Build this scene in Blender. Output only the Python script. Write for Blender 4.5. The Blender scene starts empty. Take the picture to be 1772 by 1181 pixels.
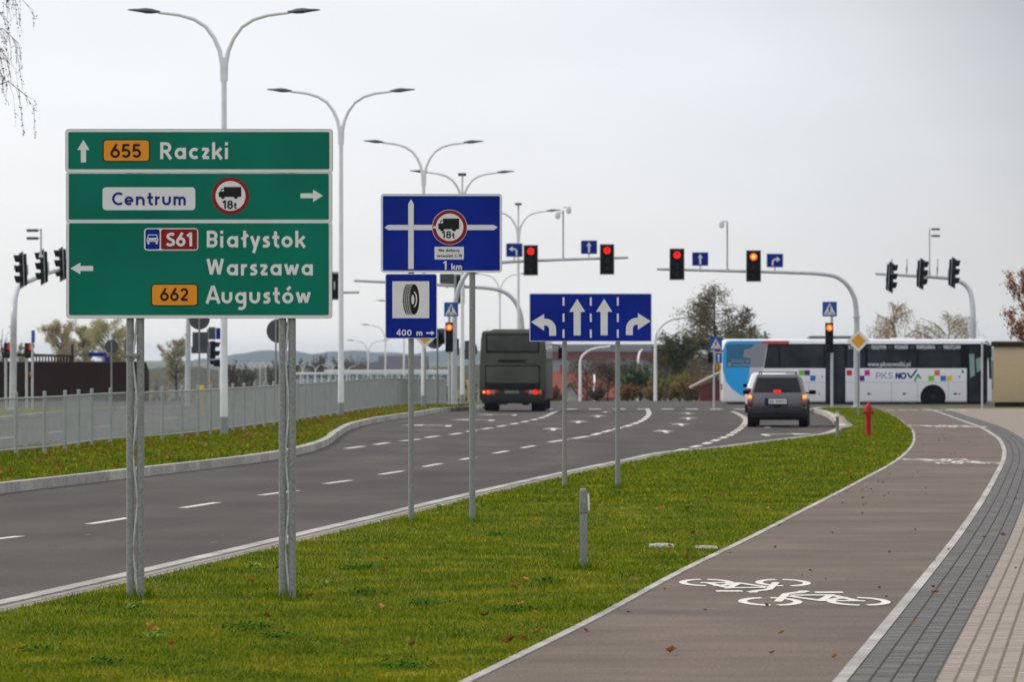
import bpy, bmesh, math, random
import numpy as np
from mathutils import Vector, Matrix
R = math.radians
random.seed(7); rng = np.random.default_rng(7)
S = bpy.context.scene; C = S.collection

# ---------------------------------------------------------------- camera, sky, sun, exposure
FPX, CX, HY, EYE = 8000.0, 886.0, 616.0, 2.0        # focal length in photo pixels, principal column, horizon row, eye height
cam = bpy.data.cameras.new('camera'); co = bpy.data.objects.new('camera', cam); C.objects.link(co); S.camera = co
co.location = (0, 0, EYE); co.rotation_euler = (R(90), 0, 0)
cam.sensor_width = 36; cam.lens = FPX / 1772 * 36; cam.shift_y = (HY - 590.5) / 1772
cam.clip_start = 1; cam.clip_end = 9000
cam.dof.use_dof = True; cam.dof.focus_distance = 46; cam.dof.aperture_fstop = 6.6; cam.dof.aperture_blades = 7

SUN_EL, SUN_AZ = 38, -62         # azimuth measured from +Y towards +X
w = bpy.data.worlds.new('World'); S.world = w; w.use_nodes = True
nt = w.node_tree; N = nt.nodes; Lk = nt.links
bg = N['Background']; bg.inputs['Strength'].default_value = 0.1
sky = N.new('ShaderNodeTexSky'); sky.sky_type = 'NISHITA'; sky.sun_disc = False
sky.sun_elevation = R(SUN_EL); sky.sun_rotation = R(SUN_AZ); sky.dust_density = 5; sky.air_density = 1.2
tc = N.new('ShaderNodeTexCoord'); sep = N.new('ShaderNodeSeparateXYZ'); Lk.new(tc.outputs['Generated'], sep.inputs[0])
def mth(op, a, b):
    n = N.new('ShaderNodeMath'); n.operation = op
    for i, v in enumerate((a, b)):
        if hasattr(v, 'is_linked'): Lk.new(v, n.inputs[i])
        else: n.inputs[i].default_value = v
    return n.outputs[0]
rx = N.new('ShaderNodeMapRange'); Lk.new(mth('ADD', sep.outputs[0], mth('MULTIPLY', sep.outputs[2], .6)), rx.inputs[0])
rx.inputs[1].default_value = -.10; rx.inputs[2].default_value = .40
cloudramp = N.new('ShaderNodeValToRGB'); Lk.new(rx.outputs[0], cloudramp.inputs[0]); e = cloudramp.color_ramp.elements
def st_(i, p, v, blue=1.0):
    el = e[i] if i < 2 else e.new(p); el.position = p; el.color = (v, v * (1 + .004 * blue), v * (1 + .012 * blue), 1)
st_(0, .08, 9.75, 0); st_(1, 1., 7.2); st_(2, .28, 9.0, 1); st_(3, .372, 8.4, 3); st_(4, .434, 7.65, 1.5); st_(5, .51, 5.5, 4); st_(6, .72, 6.8)
zt_ = N.new('ShaderNodeMapRange'); Lk.new(sep.outputs[2], zt_.inputs[0]); zt_.inputs[1].default_value = .012; zt_.inputs[2].default_value = .06
tint = N.new('ShaderNodeMixRGB'); tint.inputs[1].default_value = (.96, .957, .945, 1); tint.inputs[2].default_value = (.968, 1.0, 1.05, 1); Lk.new(zt_.outputs[0], tint.inputs[0])
cm = N.new('ShaderNodeMixRGB'); cm.blend_type = 'MULTIPLY'; cm.inputs[0].default_value = 1; Lk.new(cloudramp.outputs[0], cm.inputs[1]); Lk.new(tint.outputs[0], cm.inputs[2])
mp = N.new('ShaderNodeMapping'); Lk.new(tc.outputs['Generated'], mp.inputs[0]); mp.inputs['Scale'].default_value = (7, 7, 22)
mp.inputs['Rotation'].default_value = (0, R(12), 0)
nz = N.new('ShaderNodeTexNoise'); Lk.new(mp.outputs[0], nz.inputs['Vector']); nz.inputs['Scale'].default_value = 1.3; nz.inputs['Detail'].default_value = 3
nr = N.new('ShaderNodeMapRange'); Lk.new(nz.outputs['Fac'], nr.inputs[0]); nr.inputs[1].default_value = .3; nr.inputs[2].default_value = .75
nr.inputs[3].default_value = .945; nr.inputs[4].default_value = 1.045
zr_ = N.new('ShaderNodeMapRange'); Lk.new(sep.outputs[2], zr_.inputs[0]); zr_.inputs[1].default_value = .085; zr_.inputs[2].default_value = .6
zr_.inputs[3].default_value = 1.0; zr_.inputs[4].default_value = 1.42
vm = N.new('ShaderNodeVectorMath'); vm.operation = 'SCALE'; Lk.new(cm.outputs[0], vm.inputs[0]); Lk.new(mth('MULTIPLY', nr.outputs[0], zr_.outputs[0]), vm.inputs['Scale'])
mx = N.new('ShaderNodeMixRGB'); mx.inputs[0].default_value = 0.88        # an overcast layer over the clear sky
Lk.new(sky.outputs[0], mx.inputs[1]); Lk.new(vm.outputs[0], mx.inputs[2]); Lk.new(mx.outputs[0], bg.inputs[0])
sl = bpy.data.lights.new('sun', 'SUN'); sl.energy = 1.5; sl.angle = R(14); sl.color = (1, .86, .68)
so = bpy.data.objects.new('sun', sl); C.objects.link(so)
d = Vector((math.sin(R(SUN_AZ)) * math.cos(R(SUN_EL)), math.cos(R(SUN_AZ)) * math.cos(R(SUN_EL)), math.sin(R(SUN_EL))))
so.rotation_euler = d.to_track_quat('Z', 'Y').to_euler()
S.view_settings.view_transform = 'Standard'; S.view_settings.look = 'None'; S.view_settings.exposure = 0.12; S.view_settings.gamma = 1
S.render.engine = 'CYCLES'; S.cycles.use_denoising = True; S.cycles.max_bounces = 6; S.cycles.volume_bounces = 0
S.cycles.transparent_max_bounces = 8

# ---------------------------------------------------------------- terrain profile and pixel helpers
def ss(a, b, x):
    t = np.clip((np.asarray(x, float) - a) / (b - a), 0, 1); return t * t * (3 - 2 * t)
def gz(y): return -.4 * ss(150, 235, y) - 6.2 * ss(238, 500, y)          # the road, easing down past the junction
def zr(y): return gz(y) + .02 + .09 * ss(113, 125, y) * (1 - ss(166, 186, y))                       # right verge, cycle path, pavement
def zl(y): return gz(y) + .13                                               # left verge
def AT(px, py, Y): return Vector(((px - CX) / FPX * Y, Y, EYE - (py - HY) / FPX * Y))
def G(px, py, zf=gz):
    Y = EYE * FPX / (py - HY)
    for _ in range(60):
        Y = .5 * Y + .5 * (EYE - float(zf(Y))) * FPX / (py - HY)
    return Vector(((px - CX) / FPX * Y, Y, float(zf(Y))))
def XA(px, Y): return (px - CX) / FPX * Y

# ---------------------------------------------------------------- materials
MATS = {}
def mat(name, rgb, rough=.55, metal=0., var=.12, scale=6., rgb2=None, bump=0., emit=0., coat=0., detail=4, spec=None, stretch=None, extra=None):
    if name in MATS: return MATS[name]
    m = bpy.data.materials.new(name); m.use_nodes = True; t = m.node_tree; n = t.nodes; b = n['Principled BSDF']
    tc = n.new('ShaderNodeTexCoord'); src = tc.outputs['Object']
    if stretch:
        mpn = n.new('ShaderNodeMapping'); t.links.new(src, mpn.inputs[0]); mpn.inputs['Scale'].default_value = stretch; src = mpn.outputs[0]
    nz = n.new('ShaderNodeTexNoise'); nz.inputs['Scale'].default_value = scale; nz.inputs['Detail'].default_value = detail
    t.links.new(src, nz.inputs['Vector'])
    rp = n.new('ShaderNodeValToRGB'); t.links.new(nz.outputs['Fac'], rp.inputs[0])
    c2 = rgb2 or tuple(min(1, c * (1 + var)) for c in rgb); c1 = rgb if rgb2 else tuple(c * (1 - var) for c in rgb)
    rp.color_ramp.elements[0].position = .33; rp.color_ramp.elements[1].position = .67
    rp.color_ramp.elements[0].color = (*c1, 1); rp.color_ramp.elements[1].color = (*c2, 1)
    col = rp.outputs[0]
    if extra: col = extra(t, n, col, tc)
    t.links.new(col, b.inputs['Base Color'])
    b.inputs['Roughness'].default_value = rough; b.inputs['Metallic'].default_value = metal
    if coat: b.inputs['Coat Weight'].default_value = coat; b.inputs['Coat Roughness'].default_value = .06
    if spec is None: spec = .5 if rough < .4 else (.22 if rough < .7 else .12)
    if spec is not None: b.inputs['Specular IOR Level'].default_value = spec
    if emit: b.inputs['Emission Color'].default_value = (*rgb, 1); b.inputs['Emission Strength'].default_value = emit
    if bump:
        bn = n.new('ShaderNodeBump'); bn.inputs['Strength'].default_value = bump; bn.inputs['Distance'].default_value = .02
        t.links.new(nz.outputs['Fac'], bn.inputs['Height']); t.links.new(bn.outputs[0], b.inputs['Normal'])
    MATS[name] = m; return m
def speckle(sc, amt, big=.3, bigamt=.15, cracks=False):
    """fine grain plus broad uneven patches, for asphalt"""
    def f(t, n, col, tc):
        def noise(s, det=2):
            z = n.new('ShaderNodeTexNoise'); z.inputs['Scale'].default_value = s; z.inputs['Detail'].default_value = det
            t.links.new(tc.outputs['Object'], z.inputs['Vector']); return z.outputs['Fac']
        for s, a, lo, hi in ((sc, amt, .3, .7), (big, bigamt, .35, .65)):
            mr = n.new('ShaderNodeMapRange'); t.links.new(noise(s), mr.inputs[0])
            mr.inputs[1].default_value = lo; mr.inputs[2].default_value = hi; mr.inputs[3].default_value = 1 - a; mr.inputs[4].default_value = 1 + a
            v = n.new('ShaderNodeVectorMath'); v.operation = 'SCALE'; t.links.new(col, v.inputs[0]); t.links.new(mr.outputs[0], v.inputs['Scale']); col = v.outputs[0]
        return col
    return f
def lanes(f0):
    """faint tyre-polished tracks and a paving joint that follow the lanes"""
    def f(t, n, col, tc):
        col = f0(t, n, col, tc); sp = n.new('ShaderNodeSeparateXYZ'); t.links.new(tc.outputs['UV'], sp.inputs[0])
        def M(op, a, b):
            m = n.new('ShaderNodeMath'); m.operation = op
            for i, v in enumerate((a, b)):
                if hasattr(v, 'is_linked'): t.links.new(v, m.inputs[i])
                else: m.inputs[i].default_value = v
            return m.outputs[0]
        z = n.new('ShaderNodeTexNoise'); z.inputs['Scale'].default_value = .5; z.inputs['Detail'].default_value = 3; t.links.new(tc.outputs['UV'], z.inputs['Vector'])
        w = M('SINE', M('MULTIPLY', M('ADD', sp.outputs[1], M('MULTIPLY', z.outputs['Fac'], .5)), 3.6), 0.)
        k = M('ADD', 1., M('MULTIPLY', M('MULTIPLY', w, .085), M('MULTIPLY', z.outputs['Fac'], 1.6)))
        j = M('LESS_THAN', M('ABSOLUTE', M('SUBTRACT', M('MODULO', sp.outputs[1], 3.45), 1.72), 0.), .016); k = M('MULTIPLY', k, M('SUBTRACT', 1., M('MULTIPLY', j, .22)))
        v = n.new('ShaderNodeVectorMath'); v.operation = 'SCALE'; t.links.new(col, v.inputs[0]); t.links.new(k, v.inputs['Scale']); return v.outputs[0]
    return f
def stones(f0):
    def f(t, n, col, tc):
        g = n.new('ShaderNodeNewGeometry'); mr = n.new('ShaderNodeMapRange'); t.links.new(g.outputs['Random Per Island'], mr.inputs[0]); mr.inputs[3].default_value = .80; mr.inputs[4].default_value = 1.12
        v = n.new('ShaderNodeVectorMath'); v.operation = 'SCALE'; t.links.new(f0(t, n, col, tc), v.inputs[0]); t.links.new(mr.outputs[0], v.inputs['Scale']); return v.outputs[0]
    return f
def bricks(c1, c2, mortar, bw, rh, msize):
    def f(t, n, col, tc):
        b = n.new('ShaderNodeTexBrick'); t.links.new(tc.outputs['UV'], b.inputs['Vector'])
        b.inputs['Scale'].default_value = 1; b.inputs['Brick Width'].default_value = bw; b.inputs['Row Height'].default_value = rh
        b.inputs['Mortar Size'].default_value = msize; b.inputs['Mortar Smooth'].default_value = .2; b.inputs['Bias'].default_value = 0
        b.inputs['Color1'].default_value = (*c1, 1); b.inputs['Color2'].default_value = (*c2, 1); b.inputs['Mortar'].default_value = (*mortar, 1)
        v = n.new('ShaderNodeMixRGB'); v.blend_type = 'MULTIPLY'; v.inputs[0].default_value = 1
        t.links.new(b.outputs[0], v.inputs[1]); t.links.new(col, v.inputs[2]); return v.outputs[0]
    return f
galv = mat('galvanised_steel', (.245, .25, .245), .5, .35, .22, 60, detail=6)
pole_grey = mat('painted_lamp_grey', (.74, .74, .75), .45, .1, .06, 3)
pole_dark = mat('pole_sleeve', (.28, .285, .29), .6, .1, .1, 8)
mast_grey = mat('mast_steel', (.47, .48, .50), .45, .2, .1, 5)
signwhite = mat('reflective_white', (.72, .70, .68), .42, 0, .03, 5)
signgreen = mat('reflective_green', (.002, .155, .100), .42, 0, .16, .9, spec=.08)
signblue = mat('reflective_blue', (.003, .020, .26), .42, 0, .2, 1.1, spec=.08)
signblue2 = mat('reflective_light_blue', (.008, .08, .32), .4, 0, .08, 2)
signred = mat('reflective_red', (.26, .003, .005), .42, 0, .08, 3)
signorange = mat('reflective_orange', (.78, .27, .008), .4, 0, .05, 3)
signyellow = mat('reflective_yellow', (.72, .33, .01), .4, 0, .05, 3)
signblack = mat('sign_black', (.006, .006, .006), .45, 0, .1, 3)
textblue = mat('lettering_blue', (.008, .014, .20), .4, 0, .05, 3)
signback = mat('sign_back_grey', (.075, .077, .08), .6, .2, .12, 4)
black = mat('black_plastic', (.008, .009, .010), .5, 0, .2, 8, spec=.06)
lens_off = mat('dark_lens', (.02, .018, .018), .25, 0, .2, 8, spec=.2)
rubber = mat('tyre_rubber', (.014, .014, .014), .85, 0, .2, 20)
lit_red = mat('lit_red_lens', (1, .012, .004), .4, 0, .02, 5, emit=1.1)
lit_orange = mat('lit_orange_lens', (1, .085, .008), .4, 0, .02, 5, emit=1.6)
lit_core = mat('lit_hot_core', (1, .30, .05), .4, 0, .02, 5, emit=2.0)
concrete = mat('pale_concrete', (.40, .375, .345), .85, 0, .14, 9, bump=.15, detail=8, extra=stones(speckle(60, .16, 1.1, .14)))
concrete_dark = mat('weathered_concrete', (.23, .23, .22), .9, 0, .3, 70, detail=6)
white_paint = mat('road_paint', (.62, .58, .55), .7, 0, .12, 9, detail=6)
path_paint = mat('cycle_paint', (.56, .53, .47), .75, 0, .08, 30, rgb2=(.80, .77, .70), detail=8)

# ---------------------------------------------------------------- mesh builder
def bevel_data(verts, faces, off, seg):
    bm = bmesh.new(); vs = [bm.verts.new(v) for v in verts]
    for f in faces: bm.faces.new([vs[i] for i in f])
    bmesh.ops.recalc_face_normals(bm, faces=bm.faces)
    if off: bmesh.ops.bevel(bm, geom=bm.edges[:] , offset=off, segments=seg, affect='EDGES', profile=.5, clamp_overlap=True)
    bm.verts.index_update()
    out = [tuple(v.co) for v in bm.verts], [[v.index for v in f.verts] for f in bm.faces]; bm.free(); return out
class MB:
    def __init__(s): s.v = []; s.f = []; s.m = []
    def add(s, verts, faces, mi=0):
        o = len(s.v); s.v += [tuple(p) for p in verts]; s.f += [[i + o for i in f] for f in faces]; s.m += [mi] * len(faces); return s
    def hexa(s, bot, top, mi=0, bev=0, seg=2):
        f = [[3, 2, 1, 0], [4, 5, 6, 7]] + [[i, (i + 1) % 4, 4 + (i + 1) % 4, 4 + i] for i in range(4)]
        v, f = bevel_data(list(bot) + list(top), f, bev, seg); return s.add(v, f, mi)
    def box(s, x0, x1, y0, y1, z0, z1, mi=0, bev=0, seg=2):
        q = [(x0, y0), (x1, y0), (x1, y1), (x0, y1)]
        return s.hexa([(a, b, z0) for a, b in q], [(a, b, z1) for a, b in q], mi, bev, seg)
    def tube(s, path, rad, n=10, mi=0, cap=True):
        P = [Vector(p) for p in path]; r = rad if isinstance(rad, (list, tuple)) else [rad] * len(P)
        T = [(P[min(i + 1, len(P) - 1)] - P[max(i - 1, 0)]).normalized() for i in range(len(P))]
        u = T[0].orthogonal().normalized(); V = []; F = []
        for i, p in enumerate(P):
            u = (u - T[i] * u.dot(T[i])).normalized(); b = T[i].cross(u)
            for k in range(n):
                a = 2 * math.pi * k / n; V.append(p + (u * math.cos(a) + b * math.sin(a)) * r[i])
        for i in range(len(P) - 1):
            for k in range(n):
                k2 = (k + 1) % n; F.append([i * n + k, i * n + k2, (i + 1) * n + k2, (i + 1) * n + k])
        if cap: F.append(list(range(n))[::-1]); F.append([(len(P) - 1) * n + k for k in range(n)])
        return s.add(V, F, mi)
    def lathe(s, prof, c=(0, 0, 0), axis='Z', n=20, mi=0):
        V = []; F = []
        for (r, h) in prof:
            for k in range(n):
                a = 2 * math.pi * k / n; x, y = r * math.cos(a), r * math.sin(a)
                p = (x, y, h) if axis == 'Z' else ((h, x, y) if axis == 'X' else (x, h, y))
                V.append((p[0] + c[0], p[1] + c[1], p[2] + c[2]))
        for i in range(len(prof) - 1):
            for k in range(n):
                k2 = (k + 1) % n; F.append([i * n + k, i * n + k2, (i + 1) * n + k2, (i + 1) * n + k])
        F.append(list(range(n))[::-1]); F.append([(len(prof) - 1) * n + k for k in range(n)])
        return s.add(V, F, mi)
    def prism(s, pts, y0, y1, mi=0):
        """polygon in the XZ plane given thickness along Y"""
        n = len(pts); V = [(x, y0, z) for x, z in pts] + [(x, y1, z) for x, z in pts]
        F = [list(range(n)), [n + i for i in range(n)][::-1]] + [[i, n + i, n + (i + 1) % n, (i + 1) % n] for i in range(n)]
        return s.add(V, F, mi)
    def flat(s, pts, y, mi=0):
        a = sum(pts[i][0] * pts[(i + 1) % len(pts)][1] - pts[(i + 1) % len(pts)][0] * pts[i][1] for i in range(len(pts)))
        q = pts if a > 0 else pts[::-1]
        return s.add([(x, y, z) for x, z in q], [list(range(len(q)))], mi)
    def build(s, name, mats, parent=None, smooth=True, recalc=True, loc=None, rotz=0):
        me = bpy.data.meshes.new(name); me.from_pydata(s.v, [], s.f)
        for m in (mats if isinstance(mats, (list, tuple)) else [mats]): me.materials.append(m)
        me.polygons.foreach_set('material_index', s.m)
        if recalc:
            bm = bmesh.new(); bm.from_mesh(me); bmesh.ops.recalc_face_normals(bm, faces=bm.faces); bm.to_mesh(me); bm.free()
        if smooth:
            me.shade_smooth(); me.set_sharp_from_angle(angle=R(38))
        me.update(); o = bpy.data.objects.new(name, me); C.objects.link(o)
        if parent: o.parent = parent
        if loc is not None: o.location = loc
        o.rotation_euler.z = rotz
        return o
def root(name, label, cat, loc=(0, 0, 0), rotz=0, group=None):
    o = bpy.data.objects.new(name, None); C.objects.link(o); o.empty_display_size = .3
    o.location = loc; o.rotation_euler.z = rotz; o['label'] = label; o['category'] = cat
    if group: o['group'] = group
    return o
def tag(o, label, cat, group=None, kind=None):
    o['label'] = label; o['category'] = cat
    if group: o['group'] = group
    if kind: o['kind'] = kind
    return o
def kids(o): return [c for c in bpy.data.objects if c.parent == o]
def dup(o, parent=None):
    c = o.copy(); C.objects.link(c); c.parent = parent
    for k in kids(o): dup(k, c)
    return c
def npmesh(name, V, F4, mats, parent=None, attr=None, mi=None):
    """fast mesh from numpy arrays; F4 (n,k)"""
    me = bpy.data.meshes.new(name); n, k = F4.shape
    me.vertices.add(len(V)); me.vertices.foreach_set('co', np.ascontiguousarray(V, dtype=np.float32).ravel())
    me.loops.add(n * k); me.loops.foreach_set('vertex_index', np.ascontiguousarray(F4, dtype=np.int32).ravel())
    me.polygons.add(n); me.polygons.foreach_set('loop_start', np.arange(0, n * k, k, dtype=np.int32))
    me.polygons.foreach_set('loop_total', np.full(n, k, dtype=np.int32))
    for m in (mats if isinstance(mats, (list, tuple)) else [mats]): me.materials.append(m)
    if mi is not None: me.polygons.foreach_set('material_index', np.asarray(mi, dtype=np.int32))
    if attr is not None:
        a = me.attributes.new('rnd', 'FLOAT', 'POINT'); a.data.foreach_set('value', np.asarray(attr, dtype=np.float32))
    me.update(); me.validate()
    o = bpy.data.objects.new(name, me); C.objects.link(o)
    if parent: o.parent = parent
    return o

# ---------------------------------------------------------------- 2D drawing on signs (photo pixels -> sign plane)
def arcpts(cx, cy, rx, ry, a0, a1, n=12): return [(cx + rx * math.cos(R(a0 + (a1 - a0) * i / n)), cy + ry * math.sin(R(a0 + (a1 - a0) * i / n))) for i in range(n + 1)]
def rrect(x0, y0, x1, y1, r, n=5):
    p = []
    for cx, cy, a in ((x1 - r, y1 - r, 0), (x0 + r, y1 - r, 90), (x0 + r, y0 + r, 180), (x1 - r, y0 + r, 270)): p += arcpts(cx, cy, r, r, a, a + 90, n)
    return p
def A(cx, cy, r, a0, a1, n=14): return arcpts(cx, cy, r, r, a0, a1, n)
_ = .09
GL = {  # stroke glyphs: (advance, [polylines]); cap height 1, x height .68, stroke .18
 'a': (.80, [A(.34, .34, .25, 0, 360, 26), [(.60, 0), (.60, .68)]]),
 'b': (.80, [A(.36, .34, .25, 0, 360, 26), [(.10, 0), (.10, 1)]]),
 'c': (.66, [A(.34, .34, .25, 48, 312, 20)]),
 'd': (.80, [A(.34, .34, .25, 0, 360, 26), [(.60, 0), (.60, 1)]]),
 'e': (.78, [A(.34, .34, .25, 0, 312, 22), [(.14, .33), (.66, .33)]]),
 'g': (.80, [A(.34, .34, .25, 0, 360, 26), [(.60, .68), (.60, -.06)] + A(.35, -.06, .25, 0, -125, 10)]),
 'i': (.34, [[(.09, 0), (.09, .68)], [(.09, .82), (.09, 1)]]),
 'k': (.70, [[(.09, 0), (.09, 1)], [(.16, .28), (.56, .66)], [(.28, .40), (.58, 0)]]),
 'l': (.34, [[(.09, 0), (.09, 1)]]),
 'ł': (.50, [[(.22, 0), (.22, 1)], [(.02, .49), (.44, .75)]]),
 'm': (1.02, [[(.09, 0), (.09, .68)], A(.28, .41, .185, 180, 0) + [(.465, 0)], A(.65, .41, .185, 180, 0) + [(.835, 0)]]),
 'n': (.76, [[(.09, 0), (.09, .68)], A(.33, .35, .24, 180, 0) + [(.57, 0)]]),
 'o': (.78, [A(.34, .34, .25, 0, 360, 28)]),
 'p': (.80, [A(.36, .34, .25, 0, 360, 26), [(.10, -.32), (.10, .68)]]),
 'r': (.46, [[(.09, 0), (.09, .68)], A(.31, .37, .22, 180, 75, 8)]),
 's': (.54, [[(.42, .59), (.28, .60), (.16, .56), (.12, .48), (.17, .40), (.29, .35), (.37, .28), (.38, .17), (.30, .09), (.18, .08), (.04, .09)]]),
 't': (.50, [[(.20, .96)] + A(.38, .25, .18, 180, 285, 8), [(.0, .60), (.43, .60)]]),
 'u': (.76, [[(.09, .68)] + A(.33, .33, .24, 180, 360) + [(.57, .68)]]),
 'w': (.98, [[(.06, .68), (.25, .05), (.44, .62), (.63, .05), (.82, .68)]]),
 'y': (.66, [[(.06, .68), (.30, .02)], [(.53, .68), (.19, -.33)]]),
 'z': (.58, [[(.04, .59), (.44, .59), (.10, .09), (.48, .09)]]),
 'A': (.86, [[(.03, 0), (.36, .98), (.45, .98), (.78, 0)], [(.16, .30), (.65, .30)]]),
 'B': (.76, [[(.09, 0), (.09, 1)], [(.09, .91), (.36, .91)] + A(.36, .70, .21, 90, -90, 10) + [(.09, .49)], [(.36, .52)] + A(.36, .30, .21, 90, -90, 10) + [(.09, .09)]]),
 'C': (.84, [A(.50, .50, .41, 52, 308, 26)]),
 'E': (.66, [[(.09, 0), (.09, 1)], [(.09, .91), (.56, .91)], [(.09, .5), (.5, .5)], [(.09, .09), (.56, .09)]]),
 'K': (.82, [[(.09, 0), (.09, 1)], [(.16, .42), (.66, 1)], [(.30, .56), (.70, 0)]]),
 'L': (.62, [[(.09, 1), (.09, .09), (.55, .09)]]),
 'Ł': (.66, [[(.14, 1), (.14, .09), (.60, .09)], [(.0, .40), (.36, .64)]]),
 'N': (.86, [[(.09, 0), (.09, .96), (.66, .04), (.66, 1)]]),
 'O': (.96, [A(.45, .50, .41, 0, 360, 32)]),
 'P': (.72, [[(.09, 0), (.09, 1)], [(.09, .91), (.36, .91)] + A(.36, .66, .25, 90, -90, 10) + [(.09, .41)]]),
 'R': (.80, [[(.09, 0), (.09, 1)], [(.09, .91), (.36, .91)] + A(.36, .69, .22, 90, -90, 10) + [(.09, .47)], [(.32, .47), (.66, 0)]]),
 'S': (.74, [[(.58, .84), (.48, .90), (.34, .91), (.18, .85), (.12, .72), (.18, .60), (.34, .51), (.50, .42), (.57, .29), (.51, .15), (.36, .09), (.20, .10), (.04, .17)]]),
 'T': (.70, [[(.33, 0), (.33, 1)], [(0, .91), (.66, .91)]]),
 'V': (.86, [[(.05, 1), (.39, .04), (.73, 1)]]),
 'W': (1.16, [[(.07, 1), (.28, .06), (.52, .96), (.76, .06), (.97, 1)]]),
 'Y': (.80, [[(.05, 1), (.38, .48), (.71, 1)], [(.38, .5), (.38, 0)]]),
 'Z': (.72, [[(.06, .91), (.56, .91), (.08, .09), (.60, .09)]]),
 '0': (.78, [arcpts(.33, .5, .25, .41, 0, 360, 28)]),
 '1': (.50, [[(.04, .74), (.24, .92), (.30, .92), (.30, 0)]]),
 '2': (.74, [A(.32, .68, .23, 165, -40, 12) + [(.10, .09), (.60, .09)]]),
 '3': (.74, [A(.30, .70, .20, 150, -90, 12), A(.30, .30, .23, 90, -150, 14)]),
 '4': (.80, [[(.50, 0), (.50, 1), (.44, .98), (.08, .30), (.68, .30)]]),
 '5': (.74, [[(.56, .91), (.16, .91), (.12, .54)] + A(.31, .33, .24, 110, -150, 16)]),
 '6': (.78, [A(.34, .33, .25, 0, 360, 26), [(.13, .44), (.46, 1)]]),
 '8': (.76, [A(.33, .71, .20, 0, 360, 22), A(.33, .30, .23, 0, 360, 24)]),
 '-': (.44, [[(.03, .36), (.34, .36)]]), '.': (.3, [[(.09, 0), (.09, .18)]]), ' ': (.42, []),
 '<': (.6, [[(.5, .8), (.1, .45), (.5, .1)]]), '>': (.6, [[(.1, .8), (.5, .45), (.1, .1)]]),
}
GL['ó'] = (.78, GL['o'][1] + [[(.30, .80), (.50, 1.0)]]); GL['ń'] = (.76, GL['n'][1] + [[(.28, .80), (.46, 1.0)]])
GL['Ń'] = (.86, GL['N'][1] + [[(.30, 1.1), (.5, 1.28)]])
def ribbon(pts, hw):
    closed = len(pts) > 3 and abs(pts[0][0] - pts[-1][0]) < 1e-6 and abs(pts[0][1] - pts[-1][1]) < 1e-6
    P = [Vector(p) for p in (pts[:-1] if closed else pts)]; P = [p for i, p in enumerate(P) if i == 0 or (p - P[i - 1]).length > 1e-5]; n = len(P); L = []; Rr = []
    for i in range(n):
        a = P[(i - 1) % n] if (closed or i > 0) else None; b = P[(i + 1) % n] if (closed or i < n - 1) else None
        d1 = (P[i] - a).normalized() if a is not None else (b - P[i]).normalized(); d2 = (b - P[i]).normalized() if b is not None else d1
        n1 = Vector((-d1.y, d1.x)); n2 = Vector((-d2.y, d2.x)); mtr = n1 + n2
        mtr = mtr.normalized() if mtr.length > 1e-6 else n1
        k = hw / max(.5, mtr.dot(n1)); L.append(P[i] + mtr * k); Rr.append(P[i] - mtr * k)
    Q = []
    for i in range(n if closed else n - 1):
        j = (i + 1) % n; Q.append([tuple(Rr[i]), tuple(Rr[j]), tuple(L[j]), tuple(L[i])])
    return Q
class Draw(MB):
    """draws in photo pixels on an upright plate whose base point sits at pixel (x0, y0), s pixels per metre"""
    def __init__(s, x0, y0, sc, front=0.):
        super().__init__(); s.x0, s.y0, s.sc, s.fr = x0, y0, sc, front; s.sub = 0
    def P(s, p): return ((p[0] - s.x0) / s.sc, (s.y0 - p[1]) / s.sc)
    def poly(s, pts, layer, mi=0): return s.flat([s.P(p) for p in pts], s.fr - layer * .002, mi)
    def rr(s, x0, y0, x1, y1, r, layer, mi=0): return s.poly(rrect(x0, y0, x1, y1, r), layer, mi)
    def rect(s, x0, y0, x1, y1, layer, mi=0): return s.poly([(x0, y0), (x1, y0), (x1, y1), (x0, y1)], layer, mi)
    def disc(s, cx, cy, r, layer, mi=0, n=40): return s.poly(arcpts(cx, cy, r, r, 0, 360, n)[:-1], layer, mi)
    def plate(s, x0, y0, x1, y1, r, t, mi=0): return s.prism([s.P(p) for p in rrect(x0, y0, x1, y1, r)][::-1], s.fr, s.fr + t, mi)
    def stroke(s, pts, wpx, layer, mi=0):
        part = [pts[0]]                                   # sharp corners are butted from two strokes
        for i in range(1, len(pts)):
            part.append(pts[i])
            if i < len(pts) - 1:
                a, b = Vector(pts[i]) - Vector(pts[i - 1]), Vector(pts[i + 1]) - Vector(pts[i])
                if a.length > 1e-5 and b.length > 1e-5 and a.normalized().dot(b.normalized()) < -.3: s._run(part, wpx, layer, mi); part = [pts[i]]
        return s._run(part, wpx, layer, mi)
    def _run(s, pts, wpx, layer, mi):
        s.sub += 1; y = s.fr - layer * .002 - (s.sub % 9) * .00018
        for q in ribbon(pts, wpx / 2): s.flat([s.P(p) for p in q], y, mi)
        return s
    def text(s, txt, x0, x1, base, cap, layer, mi=0, wt=.18, sp=0.):
        adv = sum(GL[c][0] + sp for c in txt); last = GL[txt[-1]]
        ext = max((p[0] for l in last[1] for p in l), default=0) + wt / 2
        tot = adv - last[0] - sp + ext; xs = (x1 - x0) / tot / cap; x = x0
        for c in txt:
            for l in GL[c][1]: s.stroke([(x + p[0] * cap * xs, base - p[1] * cap) for p in l], wt * cap, layer, mi)
            x += (GL[c][0] + sp) * cap * xs
        return s
def done(x, name, mats, parent, **k): return x.build(name, mats, parent, smooth=False, recalc=False, **k)
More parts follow.
